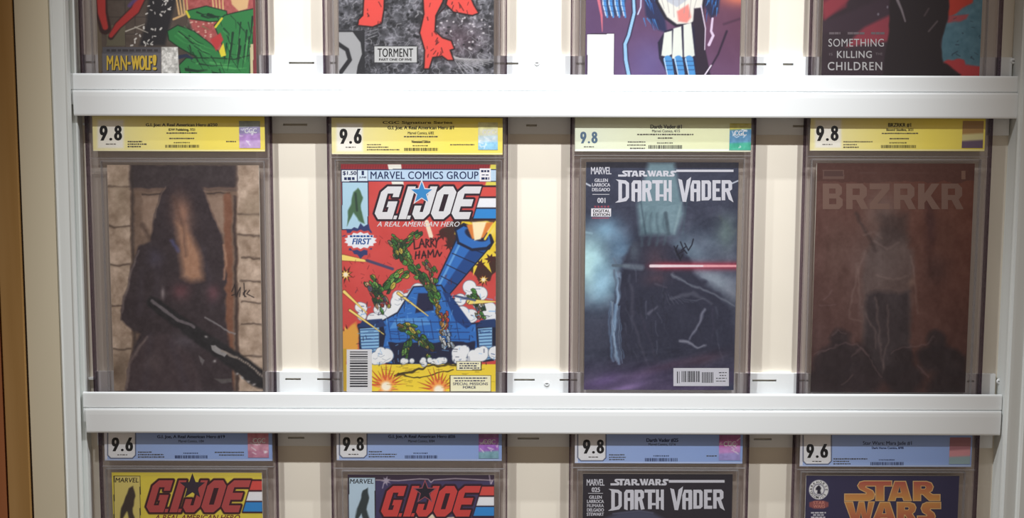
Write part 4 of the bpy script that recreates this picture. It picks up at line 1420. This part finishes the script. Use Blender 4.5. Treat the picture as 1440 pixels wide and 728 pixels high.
def art_dark_mist(p):
    p.c[:] = (56, 60, 80)
    p.grain(40, 10, 4)
    p.rect(815, 222, 1040, 236, (38, 38, 50))
    p.poly([(912, 228), (948, 228), (962, 300), (950, 330), (900, 330), (896, 290)], (116, 144, 154), 8, .9)
    p.line([(936, 300), (940, 328)], 5, (56, 72, 84), .8, 3)
    p.line([(958, 285), (948, 328)], 3, (140, 164, 172), .6, 3)
    for a in ((898, 262), (968, 262)):
        p.line([a, (a[0] + (10 if a[0] < 930 else -8), 330)], 2, (60, 78, 92), .8, 3)
    p.line([(1012, 304), (1030, 328), (1036, 322)], 4, (60, 64, 76), .9, 3)
    p.line([(822, 326), (832, 328)], 3, (130, 150, 166), .7, 2)
    p.line([(822, 257), (830, 261)], 2.4, (206, 212, 224), .9)
    p.line([(1029, 258), (1038, 254)], 2, (206, 212, 224), .9)
    p.warp(5, 22, 4)
    # pale mist
    for x, y, rx, ry, c, a, ro in ((854, 326, 24, 20, (128, 166, 194), .95, .4), (834, 366, 26, 38, (172, 212, 222), 1.0, -.3), (846, 400, 24, 32, (150, 190, 212), 1.0, .5), (872, 352, 12, 18, (110, 146, 176), .7, .3),
                                   (824, 376, 12, 30, (196, 234, 236), .9, 0), (960, 352, 20, 16, (98, 118, 138), .9, .6), (1000, 340, 34, 18, (88, 102, 120), .9, .5), (1008, 396, 40, 18, (146, 158, 172), .95, .55),
                                   (1024, 366, 24, 22, (104, 110, 128), .8, .6), (1022, 326, 14, 24, (104, 124, 124), .8, 0), (1030, 420, 16, 20, (126, 132, 146), .9, .6), (975, 352, 26, 12, (116, 134, 152), .8, .6)):
        p.glow(x, y, rx, ry, c, a, ro)
    g = p.sel(815, 290, 1040, 450)
    v = (fbm(p.x[g] + p.y[g], p.y[g] - p.x[g] * .5, 26, 31, 4) - .5) * 46
    p.c[g] = np.clip(p.c[g] + v[:, None], 0, 255)
    p.line([(962, 400), (1000, 412), (1040, 434)], 14, (60, 64, 82), .7, 14)
    # a plain dark peaked mass, ridged
    p.poly([(892, 338), (912, 334), (932, 340), (962, 352), (974, 384), (1006, 412), (1030, 436), (1036, 548), (846, 548), (860, 470), (866, 420), (874, 372), (884, 346), (902, 336)], (44, 46, 66), 7, wob=3)
    p.grain(18, 7, 9, box=(846, 306, 1036, 548))
    p.glow(922, 366, 16, 22, (78, 60, 74), .75)
    p.glow(922, 392, 16, 8, (84, 62, 76), .7)
    p.glow(892, 352, 9, 14, (86, 98, 112), .7)
    for x in (906, 916, 926, 936):
        p.line([(x, 300), (x - 3, 344)], 3, (74, 94, 106), .6, 4)
    for ln, w0, c, a in (([(872, 384), (868, 430), (862, 470), (870, 512)], 5, (148, 176, 204), .9), ([(866, 430), (858, 474), (864, 506)], 3, (120, 148, 180), .8), ([(856, 428), (856, 470), (862, 500)], 2, (100, 124, 156), .8),
                         ([(888, 400), (890, 450), (902, 490), (914, 520)], 5, (66, 66, 84), .7), ([(900, 440), (920, 500), (926, 520)], 3, (58, 56, 76), .7),
                         ([(944, 386), (976, 404), (1004, 414), (1036, 434)], 3, (118, 124, 138), .85), ([(946, 418), (972, 410), (990, 420), (1000, 428)], 5, (84, 86, 102), .7),
                         ([(992, 438), (976, 466), (970, 476)], 4, (124, 126, 144), .85), ([(958, 478), (968, 480), (980, 488), (992, 486)], 4, (142, 144, 160), .85), ([(912, 440), (924, 430)], 4, (110, 110, 128), .7),
                         ([(1002, 432), (1002, 480)], 3, (58, 56, 78), .7), ([(918, 400), (940, 404)], 2, (96, 90, 104), .6)):
        p.line(ln, w0, c, a, 3, w1=w0 * .5)
    r = random.Random(9)
    for k in range(70):
        x, y = r.uniform(862, 1024), r.uniform(350, 500)
        if x > 960 and y < 400:
            continue
        dx = r.uniform(-3, 7)
        L = r.uniform(8, 26)
        p.line([(x, y), (x + dx * .6, y + L * .5), (x + dx, y + L)], r.uniform(1, 3), r.choice([(74, 78, 96), (58, 60, 80), (96, 100, 118), (34, 36, 52), (32, 34, 50)]), .55, 2.5, w1=.6)
    for k in range(7):
        p.line([(858 + k * 2.4, 425 + k), (860 + k * 2, 470), (866 + k * 1.6, 505 + 3 * (k % 3))], 1.3, r.choice([(150, 178, 206), (110, 138, 170), (176, 196, 220)]), .7, 1.5, w1=.5)
    for k in range(9):
        p.line([(936 + k * 5, 412 + k), (944 + k * 6, 428 - k)], 1.2, (92, 96, 112), .5, 2)
    for k in range(0):
        p.line([(940 + k * 6, 410 + k * 2), (950 + k * 7, 424 + k)], 1.4, (104, 108, 124), .6, 2)
    p.unwarp()
    # red streak
    g = p.sel(900, 360, 1040, 388)
    d = np.abs(p.y[g] - 373.8)
    p.blend(g, .85 * np.exp(-(d / 5.5) ** 2) * np.clip((p.x[g] - 905) / 30, 0, 1), (176, 44, 66))
    p.line([(915, 373.8), (1035, 373.8)], 4.2, (246, 226, 232), 1, 1.4, w1=2.6)
    p.line([(990, 373.8), (1036, 373.8)], 2.2, (238, 140, 150), .8, 1.4)
    p.line([(862, 373), (884, 374)], 4, (84, 98, 112), .9, 1.5)
    p.line([(880, 374), (902, 376)], 8, (112, 124, 138), .7, 4)
    # violet ground
    g = p.sel(815, 490, 1040, 560)
    t = np.clip((p.y[g] - 500) / 45, 0, 1)
    p.blend(g, t * .9, (78, 66, 98))
    for x, y, rx, ry, c in ((850, 535, 26, 8, (120, 100, 150)), (900, 528, 30, 7, (104, 86, 128)), (880, 545, 30, 5, (150, 126, 178)), (940, 514, 40, 6, (84, 68, 92)), (990, 505, 30, 8, (82, 64, 82))):
        p.glow(x, y, rx, ry, c, .8, -.25)
    g = p.sel(815, 490, 1040, 560)
    v = (fbm(p.x[g] * .6 + p.y[g], p.y[g] * 1.6, 18, 41, 4) - .5) * 40
    p.c[g] = np.clip(p.c[g] + v[:, None], 0, 255)
    p.glow(1028, 546, 14, 8, (46, 56, 78), .8)
    p.grain(3, 7, 77)
    # small corner print and signature
    p.rect(831.5, 293, 859.5, 304.5, (236, 234, 240))
    p.line([(833, 306.5), (856, 306.5)], 1.1, (196, 70, 88), .9)
    for k in range(5):
        p.burst(837 + k * 4.6, 290.5, .8, 1.9, 5, (214, 80, 96), k)
    K = (22, 24, 40)
    for ln in ([(948, 346), (953, 356), (957, 364), (960, 358)], [(953, 345), (950, 352), (957, 366)], [(957, 340), (961, 350), (966, 356)], [(958, 352), (964, 347)], [(963, 342), (968, 352), (973, 344), (975, 336)], [(952, 358), (962, 352)]):
        p.line(ln, 1.7, K, .95)


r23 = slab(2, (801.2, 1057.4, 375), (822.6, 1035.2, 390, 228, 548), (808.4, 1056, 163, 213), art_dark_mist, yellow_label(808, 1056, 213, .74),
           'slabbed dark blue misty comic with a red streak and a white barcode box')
PALE = mat('pale_lilac_ink', (226, 226, 236), .5, .15)
vader_title(r23[1], r23[3], 865, 1031.5, 248.5, 284.8, (869.3, 239.7, 951, 248.2), (951, 238.4, 1031.5, 241.6), PALE)
k = Ink(D - .00008, r23[3])
k.text('MARVEL', 831, 234.8, 859.5, 245, bold=.05, space=.9)
k.text('GILLEN', 836, 251, 854.5, 255.8, bold=.02)
k.text('LARROCA', 832.5, 257.4, 857.8, 262.2, bold=.02)
k.text('DELGADO', 832.5, 264, 857.5, 268.8, bold=.02)
k.rect(833, 272.8, 857, 273.6)
k.text('001', 840, 278, 851, 285.2, bold=.03)
k.build('cover_lettering', r23[1], [PALE])
k = Ink(D - .00008, r23[3])
k.text('DIGITAL', 834, 294.4, 857.5, 298.4, bold=.03, mi=1)
k.text('EDITION', 834, 299.5, 857.5, 303.4, bold=.03, mi=1)
k.build('badge_lettering', r23[1], [PALE, INK])
k = Ink(D - .00008, r23[3])
k.rect(947, 517.3, 1025, 542.5, 0)
k.bars(952, 956, 522, 538.5, 2, 1, .00004, .6, 1.4)
k.bars(958.5, 984, 521.5, 537, 3, 1, .00004, .6, 1.9, True, .5, 1.5)
k.bars(987, 1003, 523, 538, 4, 1, .00004, .6, 1.3, True, .5, 1.1)
for j, (a, y) in enumerate(((1011, 523), (1012, 527), (1007, 531), (1007, 535))):
    k.dashes(a, 1022, y, y + 1.4, 30 + j, 1, .00004)
k.build('barcode', r23[1], [PALE, MATS['grey_black_ink']])
label_bits(r23[2], r23[3], 808, 1056, 213, '9.8', (816, 185, 840.3, 201.4),
           [('Darth Vader #1', 914.5, 175.6, 958.5, 180.8, .03), ('Marvel Comics, 4/15', 917, 182.5, 956, 186.2, .02)],
           [(896, 188, 976, 190, 5), (925, 193, 946, 195, 6), (883, 198.7, 908, 200.3, 7), (882, 203, 908, 204.6, 8), (886, 207.5, 907, 209.2, 9)],
           (912, 959, 204, 209), (1025.3, 173.5, 1055.6, 211), gcol=mat('reflection_washed_ink', (96, 122, 148), .5, .15), ink=mat('reflection_washed_text_ink', (58, 58, 62), .5, .15),  # black inks greyed to carry the reflection painted over this label
           hcols=[(206, 196, 90), (84, 138, 176), (96, 150, 190), (70, 178, 150)], seed=4)


def art_brown_ghost(p):
    p.warp(4, 16, 8)
    t = np.clip((p.x - 1140) / 230, 0, 1)[:, None]
    u = np.clip((p.y - 230) / 320, 0, 1)[:, None]
    p.c[:] = np.array((98, 64, 57)) * (1 - t) + np.array((104, 57, 42)) * t
    p.c[:] = p.c * (1 - .62 * u ** 1.6) + np.array((56, 40, 44)) * .62 * u ** 1.6
    p.grain(30, 7, 3)
    p.rect(1140, 226, 1376, 256, (74, 44, 38), .6)
    p.glow(1240, 300, 26, 40, (122, 102, 96), .75)
    p.glow(1236, 360, 44, 50, (110, 92, 88), .7)
    p.glow(1210, 420, 22, 50, (112, 88, 84), .55)
    p.glow(1290, 440, 26, 60, (104, 70, 62), .5)
    p.glow(1176, 400, 26, 60, (96, 68, 62), .5)
    p.glow(1176, 350, 20, 40, (98, 72, 64), .5)
    p.glow(1325, 330, 26, 40, (92, 56, 44), .6)
    p.glow(1308, 315, 8, 40, (66, 36, 38), .6)
    p.glow(1316, 380, 16, 20, (60, 34, 32), .6)
    # plain pale upright mass with ridges, dark core below, dark lumps at the foot
    p.poly([(1236, 322), (1262, 320), (1284, 352), (1284, 420), (1276, 520), (1216, 520), (1212, 440), (1214, 360)], (98, 84, 82), 10, .7)
    p.poly([(1218, 412), (1280, 410), (1280, 500), (1262, 536), (1240, 536), (1216, 500)], (52, 42, 46), 8, .85)
    p.poly([(1236, 300), (1276, 300), (1278, 340), (1240, 346)], (66, 50, 48), 14, .7)
    p.line([(1204, 300), (1232, 352)], 5, (62, 46, 44), .6, 5)
    for ln in ([(1206, 370), (1198, 420), (1194, 446), (1210, 450)], [(1216, 352), (1206, 380), (1210, 430)], [(1232, 420), (1236, 470), (1244, 520)], [(1218, 440), (1232, 470), (1234, 490)],
               [(1250, 430), (1248, 480), (1240, 530)], [(1228, 338), (1246, 348), (1262, 342)], [(1214, 330), (1228, 326), (1240, 334)], [(1280, 360), (1288, 400), (1290, 440)], [(1232, 388), (1256, 392), (1276, 388)]):
        p.line(ln, 2, (140, 118, 112), .45, 4, w1=1)
    p.glow(1283, 396, 5, 6, (134, 106, 94), .7)
    for x, y, q in ((1182, 476, 14), (1210, 500, 15), (1270, 504, 14), (1316, 478, 13), (1160, 510, 16), (1340, 510, 18)):
        p.ell(x, y, q, q * 1.1, (48, 35, 38), 7, .9)
        p.ell(x, y + q * 2, q * 2, q * 1.6, (44, 32, 36), 9, .9)
    for ln in ([(1170, 470), (1180, 462), (1192, 470)], [(1150, 500), (1176, 486), (1206, 484), (1222, 500)], [(1198, 500), (1212, 488), (1224, 506), (1240, 530)], [(1256, 496), (1280, 486), (1300, 484), (1312, 474)], [(1290, 512), (1304, 530)], [(1186, 540), (1200, 526)],
               [(1160, 420), (1168, 408)], [(1152, 430), (1174, 428)], [(1146, 498), (1168, 490)]):
        p.line(ln, 1.6, (118, 94, 94), .5, 3, wob=1.5)
    g = p.sel(1138, 280, 1374, 552)
    v = (fbm(p.x[g], p.y[g] * .6, 12, 61, 4) - .5) * 26
    p.c[g] = np.clip(p.c[g] + v[:, None], 0, 255)
    p.unwarp()
    p.grain(4, 6, 15)
    # faint print: panel, number
    p.rect(1157, 238.5, 1187, 251.5, (110, 84, 76), .8)
    p.rect(1158.5, 240, 1185.5, 247.5, (80, 54, 50), .9)
    p.line([(1210, 243), (1232, 243)], 3, (94, 66, 60), .6, 2)
    p.line([(1245, 243), (1306, 243)], 3, (92, 60, 52), .6, 2)


r24 = slab(2, (1126.5, 1385.5, 375), (1144.3, 1364, 390, 229.5, 551.5), (1139.2, 1385.2, 162, 212), art_brown_ghost, yellow_label(1139, 1385, 212),
           'slabbed dark brown comic with a faint ghostly cover and block title')
k = Ink(D - .00008, r24[3])
BL = {'B': [[(0, 0), (22, 0), (27, 5), (27, 14), (23, 18), (28, 22), (28, 31), (23, 36), (0, 36)], [(9, 7), (18, 7), (18, 14), (9, 14)], [(9, 21), (19, 21), (19, 29), (9, 29)]],
      'R': [[(0, 0), (23, 0), (29, 6), (29, 17), (24, 22), (31, 36), (21, 36), (14, 23), (9, 23), (9, 36), (0, 36)], [(9, 7), (19, 7), (19, 16), (9, 16)]],
      'Z': [[(0, 0), (28, 0), (28, 8), (11, 28), (28, 28), (28, 36), (0, 36), (0, 28), (17, 8), (0, 8)]],
      'K': [[(0, 0), (9, 0), (9, 14), (19, 0), (30, 0), (18, 17), (31, 36), (20, 36), (12, 23), (9, 27), (9, 36), (0, 36)]]}
for ch, x in zip('BRZRKR', (1157, 1190, 1223, 1257, 1291, 1324)):
    k.shape([[(x + a, 258 + b) for a, b in lp] for lp in BL[ch]])
k.text('1', 1352, 240, 1357, 252, bold=.05, mi=1)
k.build('title_lettering', r24[1], [mat('faint_brown_ink', (134, 104, 92), .5, .15), mat('faint_tan_ink', (138, 104, 88), .5, .15)])
label_bits(r24[2], r24[3], 1139, 1385, 212, '9.8', (1147.8, 176.5, 1179.2, 198),
           [('BRZRKR #1', 1249, 173.2, 1281, 178.6, .03), ('Boom! Studios, 3/21', 1246.5, 180.8, 1284, 184.4, .02)],
           [(1240, 186.5, 1291, 188.4, 5), (1251, 193.8, 1278, 195.8, 6), (1186, 198.5, 1227, 200, 7), (1186, 202.4, 1205, 204, 8), (1186, 206, 1208, 207.8, 9)],
           (1239, 1288, 203.8, 208), (1352, 170, 1381.5, 208), hcols=[(166, 128, 74), (170, 132, 76), (214, 206, 150), (104, 84, 110)], hmark=False, seed=6)


# ================================================================== bottom shelf
def corner_panel(p, x0, x1, y0, y1, ground, shape):
    p.rect(x0 - 1.2, y0 - 1.2, x1 + 1.2, y1 + 1.2, (40, 32, 34))
    p.rect(x0, y0, x1, y1, ground)
    cx = (x0 + x1) / 2
    p.poly([(cx + 2, y0 + 18), (cx + 8, y0 + 14), (cx + 11, y0 + 28), (cx + 7, y0 + 44), (cx + 11, y0 + 66), (cx + 3, y0 + 60), (cx - 1, y0 + 50), (cx - 10, y0 + 68), (cx - 8, y0 + 44), (cx - 3, y0 + 32)], shape, 2, wob=1.5)


def art_yellow_title(p):
    p.c[:] = (226, 208, 76)
    p.grain(30, 5, 3)
    p.poly([(158, 800), (370, 780), (370, 1010), (158, 1010)], (92, 120, 100), 12)
    p.glow(260, 880, 60, 50, (190, 110, 70), .8)
    corner_panel(p, 161, 196.5, 669.5, 750, (218, 202, 118), (66, 54, 48))
    joe_logo(p, None, None, 203.5, 675, 720, 369, None, (58, 20, 30), None, None)
    p.line([(204, 668), (369, 668)], 1, (206, 190, 90), .7)


r31 = slab(3, (141, 389.5, 640), (158.2, 368.8, 700, 664, 990), (147, 383, 600, 647.3), art_yellow_title, blue_label(147, 383, 647.3, (152, 190, 643.5)),
           'slabbed comic with yellow cover, red slanted title and pale blue label')
joe_logo(None, r31[1], r31[3], 203.5, 675, 720, 369, mat('brick_red_ink', (196, 84, 84), .5, .15), None, mat('dark_plum_ink', (58, 46, 62), .5, .15), MATS['dark_plum_ink'])
k = Ink(D - .00008, r31[3])
k.text('MARVEL', 162, 671.5, 194.5, 678, bold=.06, shear=.15)
k.text('A REAL AMERICAN HERO', 217, 723.5, 336, 731.5, bold=.035, mi=1, shear=.3)
k.build('cover_lettering', r31[1], [INK, mat('maroon_ink', (120, 44, 48), .5, .15)])
label_bits(r31[2], r31[3], 147, 383, 647.3, '9.6', (157, 614.8, 187, 634.2),
           [('G.I. Joe, A Real American Hero #19', 221, 611.8, 316, 616.8, .02), ('Marvel Comics, 1/84', 251, 618.5, 286.5, 622, .015)],
           [(194, 634.6, 214, 636.2, 7), (194, 638, 230, 639.8, 8), (194, 641.4, 231, 643.2, 9), (302, 634.8, 343, 636.6, 10), (308, 638.6, 343, 640.4, 11)],
           (246, 292, 640, 644.2), (349, 606, 378.3, 643), ink=NAVY, hcols=[(196, 120, 134), (206, 140, 160), (214, 156, 176), (196, 132, 160)], seed=8)


def art_violet_title(p):
    p.c[:] = (66, 58, 96)
    p.grain(30, 8, 4)
    p.rect(480, 660, 700, 676, (58, 42, 62))
    p.poly([(480, 760), (700, 740), (700, 1010), (480, 1010)], (90, 96, 130), 12)
    p.glow(600, 860, 50, 60, (200, 190, 150), .7)
    p.line([(526, 674.5), (560, 675.5), (590, 673), (602, 673.5), (606, 678), (610, 674.5), (640, 672.5), (692, 675), (691, 680)], 1.3, (196, 182, 194), .9)
    p.burst(543, 676, 3, 7, 7, (170, 160, 178), 3)
    p.line([(538, 686), (540, 678)], 1.5, (180, 170, 190), .8)
    p.line([(688, 668), (690, 680), (694, 674)], 1.4, (190, 176, 190), .8)
    p.poly([(557, 728), (600, 726), (607, 722), (616, 728), (646, 726), (652, 760), (556, 760)], (232, 222, 196), 1.5)
    corner_panel(p, 491, 527, 671.5, 750, (186, 208, 224), (52, 62, 64))
    joe_logo(p, None, None, 533.5, 683, 726, 695, None, (50, 18, 34), None, None)


r32 = slab(3, (466.5, 713, 640), (489.3, 695, 700, 667, 990), (473.4, 705.6, 600, 647.2), art_violet_title, blue_label(473.4, 705.6, 647.2, (478, 515.5, 642.8)),
           'slabbed comic with dark violet cover, red slanted title and pale blue label')
joe_logo(None, r32[1], r32[3], 533.5, 683, 726, 695, mat('bright_red_ink', (222, 76, 72), .5, .15), None, mat('black_plum_ink', (36, 30, 44), .5, .15), mat('rose_ink', (168, 88, 100), .5, .15))
k = Ink(D - .00008, r32[3])
k.text('MARVEL', 491.8, 673.2, 525, 679.6, bold=.06, shear=.15)
k.build('cover_lettering', r32[1], [INK])
label_bits(r32[2], r32[3], 473.4, 705.6, 647.2, '9.8', (482, 614.2, 511.8, 633.6),
           [('G.I. Joe, A Real American Hero #26', 546, 611.4, 640, 616.6, .02), ('Marvel Comics, 8/84', 574, 618.4, 611, 622, .015)],
           [(518.5, 634, 537, 635.6, 7), (518.5, 637.6, 558, 639.2, 8), (518.5, 641, 555, 642.6, 9)],
           (569.5, 615, 640, 644.3), (673.2, 608, 701.2, 644), ink=NAVY, hcols=[(150, 96, 150), (178, 104, 196), (170, 110, 206), (130, 176, 190)], seed=9)


def art_black_title(p):
    p.c[:] = (42, 37, 46)
    p.grain(30, 4, 5)
    p.poly([(852, 728), (870, 721), (900, 718), (918, 721), (940, 732), (960, 800), (960, 1000), (840, 1000)], (74, 76, 98), 6)
    p.line([(862, 722), (900, 718), (918, 721)], 2, (92, 94, 118), .8, 2)
    p.glow(910, 880, 60, 60, (60, 64, 90), .8)


r33 = slab(3, (801, 1052, 640), (819.4, 1029.6, 700, 666, 990), (808.5, 1044.3, 600, 651), art_black_title, blue_label(808.5, 1044.3, 651, (813, 851.5, 647)),
           'slabbed comic with plain black cover, white angular title and pale blue label')
vader_title(r33[1], r33[3], 855, 1019.3, 683.5, 718, (858.5, 673, 940, 682.2), (940.5, 674.6, 1019, 678.3), PALE)
k = Ink(D - .00008, r33[3])
k.text('MARVEL', 825, 673.4, 849.8, 682.5, bold=.05, space=.9)
k.text('025', 832, 685, 843.5, 691.5, bold=.03)
k.rect(827, 693, 848, 693.7)
for j, (t, a, b) in enumerate((('GILLEN', 828.5, 846), ('LARROCA', 825.5, 849), ('FIUMARA', 825.5, 849), ('DELGADO', 825.5, 849), ('STEWART', 825, 849))):
    k.text(t, a, 696.4 + j * 6, b, 701 + j * 6, bold=.02)
k.build('cover_lettering', r33[1], [PALE])
label_bits(r33[2], r33[3], 808.5, 1044.3, 651, '9.8', (819.7, 617.7, 849.5, 637.4),
           [('Darth Vader #25', 909, 616.2, 953.5, 621.4, .03), ('Marvel Comics, 12/16', 912, 623, 950, 626.4, .02)],
           [(856.5, 638.4, 878, 640, 7), (856.5, 641.8, 880, 643.4, 8), (856.5, 645, 879, 646.6, 9), (993.5, 640, 1008, 641.6, 10)],
           (907, 953.5, 643.8, 648.4), (1010.5, 611, 1040.5, 646.5), ink=NAVY, hcols=[(150, 80, 134), (196, 100, 178), (206, 150, 214), (170, 160, 220)], seed=10)


def art_navy_title(p):
    p.c[:] = (54, 50, 84)
    p.grain(40, 5, 6)
    p.glow(1240, 860, 70, 70, (120, 76, 66), .7)
    p.glow(1240, 950, 60, 40, (70, 90, 120), .7)
    # round white publisher mark with a dark chess-knight shape
    p.ell(1151.4, 688.3, 13.7, 13.7, (236, 236, 238), 1)
    p.ell(1151.4, 688.3, 8.2, 8.2, (54, 50, 84), 1)
    p.ell(1151.4, 688.3, 7.4, 7.4, (236, 236, 238), 1)
    p.poly([(1149, 694), (1149.5, 689), (1146.8, 688.5), (1147.5, 685.5), (1151, 682), (1152.6, 682.6), (1155, 686), (1153.6, 689.5), (1155.2, 694.6)], (38, 34, 52), 1)
    p.poly([(1138, 706), (1146, 703.5), (1158, 703.5), (1165, 706), (1165, 712), (1158, 715), (1145, 715), (1138, 712)], (150, 84, 84), 1.5)


r34 = slab(3, (1116, 1374.5, 640), (1132.8, 1347.8, 700, 668.5, 990), (1125, 1366.6, 600, 655.6), art_navy_title, blue_label(1125, 1366.6, 655.6, (1130, 1168.5, 651.8)),
           'slabbed comic with navy cover, orange block title and round white publisher mark')
OR = bpy.data.materials.new('orange_gradient_ink')
OR.use_nodes = True
nt = OR.node_tree
b_ = nt.nodes['Principled BSDF']
b_.inputs['Roughness'].default_value = .5
b_.inputs['Specular IOR Level'].default_value = .15
tc_ = nt.nodes.new('ShaderNodeTexCoord')
sp_ = nt.nodes.new('ShaderNodeSeparateXYZ')
mr_ = nt.nodes.new('ShaderNodeMapRange')
rp_ = nt.nodes.new('ShaderNodeValToRGB')
for e, c, ps in ((0, (196, 96, 84), 0.0), (1, (234, 176, 96), 1.0)):
    rp_.color_ramp.elements[e].color = tuple(lin(c)) + (1,)
    rp_.color_ramp.elements[e].position = ps
e_ = rp_.color_ramp.elements.new(.48)
e_.color = tuple(lin((230, 168, 88))) + (1,)
e_ = rp_.color_ramp.elements.new(.54)
e_.color = tuple(lin((222, 156, 86))) + (1,)
e_ = rp_.color_ramp.elements.new(.95)
e_.color = tuple(lin((204, 110, 84))) + (1,)
nt.links.new(tc_.outputs['Generated'], sp_.inputs[0])
mr_.inputs[1].default_value = 1
mr_.inputs[2].default_value = 0
nt.links.new(sp_.outputs[2], mr_.inputs[0])
nt.links.new(mr_.outputs[0], rp_.inputs[0])
nt.links.new(rp_.outputs[0], b_.inputs['Base Color'])
GOLD = mat('gold_outline_ink', (240, 196, 132), .5, .15)
k = Ink(D - .00010, r34[3])
k2 = Ink(D - .00006, r34[3])
fx = lambda x: 1110 + x / 5.333
fy = lambda y: 600 + y / 5.333


def swell(lp, d):
    """push an outline outwards by d pixels"""
    n = len(lp)
    ar = sum(lp[i][0] * lp[(i + 1) % n][1] - lp[(i + 1) % n][0] * lp[i][1] for i in range(n))
    s = 1 if ar > 0 else -1
    out = []
    for i in range(n):
        a, b, c = np.array(lp[i - 1]), np.array(lp[i]), np.array(lp[(i + 1) % n])
        t1, t2 = (b - a) / np.linalg.norm(b - a), (c - b) / np.linalg.norm(c - b)
        n1, n2 = np.array([t1[1], -t1[0]]), np.array([t2[1], -t2[0]])
        q = n1 + n2
        q = q / max(.7, np.dot(q, n1))
        out.append(tuple(b + s * d * q))
    return out


for L in remap(SW1, fx, fy) + remap(SW2, fx, fy):
    k.shape([swell(L[0], -.55)] + L[1:])
    k2.shape([swell(L[0], .75)] + [swell(h, -.9) for h in L[1:]])
k.build('title_lettering', r34[1], [OR])
k2.build('title_outline', r34[1], [GOLD])
k = Ink(D - .00010, r34[3])
for j, ch in enumerate('DARKHORSECOMICS'):
    a = math.radians(-200 + (j * 25 if j < 9 else 0)) if j < 9 else math.radians(140 - (j - 9) * 20)
    cx, cy = 1151.4 + 10.8 * math.cos(a), 688.3 + 10.8 * math.sin(a)
    v, f = text2d(ch, .03)
    lo, hi = v.min(0), v.max(0)
    u = (v - (lo + hi) / 2) / (hi[1] - lo[1]) * 3.4
    ro = a + math.pi / 2 if j < 9 else a - math.pi / 2
    c, s_ = math.cos(ro), math.sin(ro)
    k.add([(cx + x * c + y * s_, cy + x * s_ - y * c) for x, y in u], f)
k.build('publisher_lettering', r34[1], [INK])
k = Ink(D - .00010, r34[3])
k.text('STAR', 1143.5, 704.4, 1160, 708.8, bold=.03, mi=0)
k.text('WARS', 1143.5, 709.4, 1160, 713.8, bold=.03, mi=0)
for j in range(3):
    k.dashes(1140.5 + (j == 1) * 3, 1161.5 - (j == 1) * 3, 719.5 + j * 3.2, 721.6 + j * 3.2, 40 + j, mi=1, a=3, b=6)
k.build('cover_lettering', r34[1], [mat('salmon_ink', (226, 150, 136), .5, .15), PALE])
label_bits(r34[2], r34[3], 1125, 1366.6, 655.6, '9.6', (1134, 624, 1164.4, 643.5),
           [('Star Wars: Mara Jade #1', 1213.5, 620.4, 1282, 626.6, .03), ('Dark Horse Comics, 8/98', 1226, 628.2, 1270.5, 631.2, .02)],
           [(1172, 644, 1220, 645.8, 7), (1172, 647.6, 1194, 649.2, 8), (1172, 651, 1196, 652.6, 9)],
           (1224, 1271, 649.4, 653.8), (1334, 614.5, 1363.5, 652), ink=NAVY, hcols=[(156, 104, 116), (164, 108, 118), (216, 150, 158), (150, 176, 182)], hmark=False, seed=11)
bpy.context.view_layer.update()
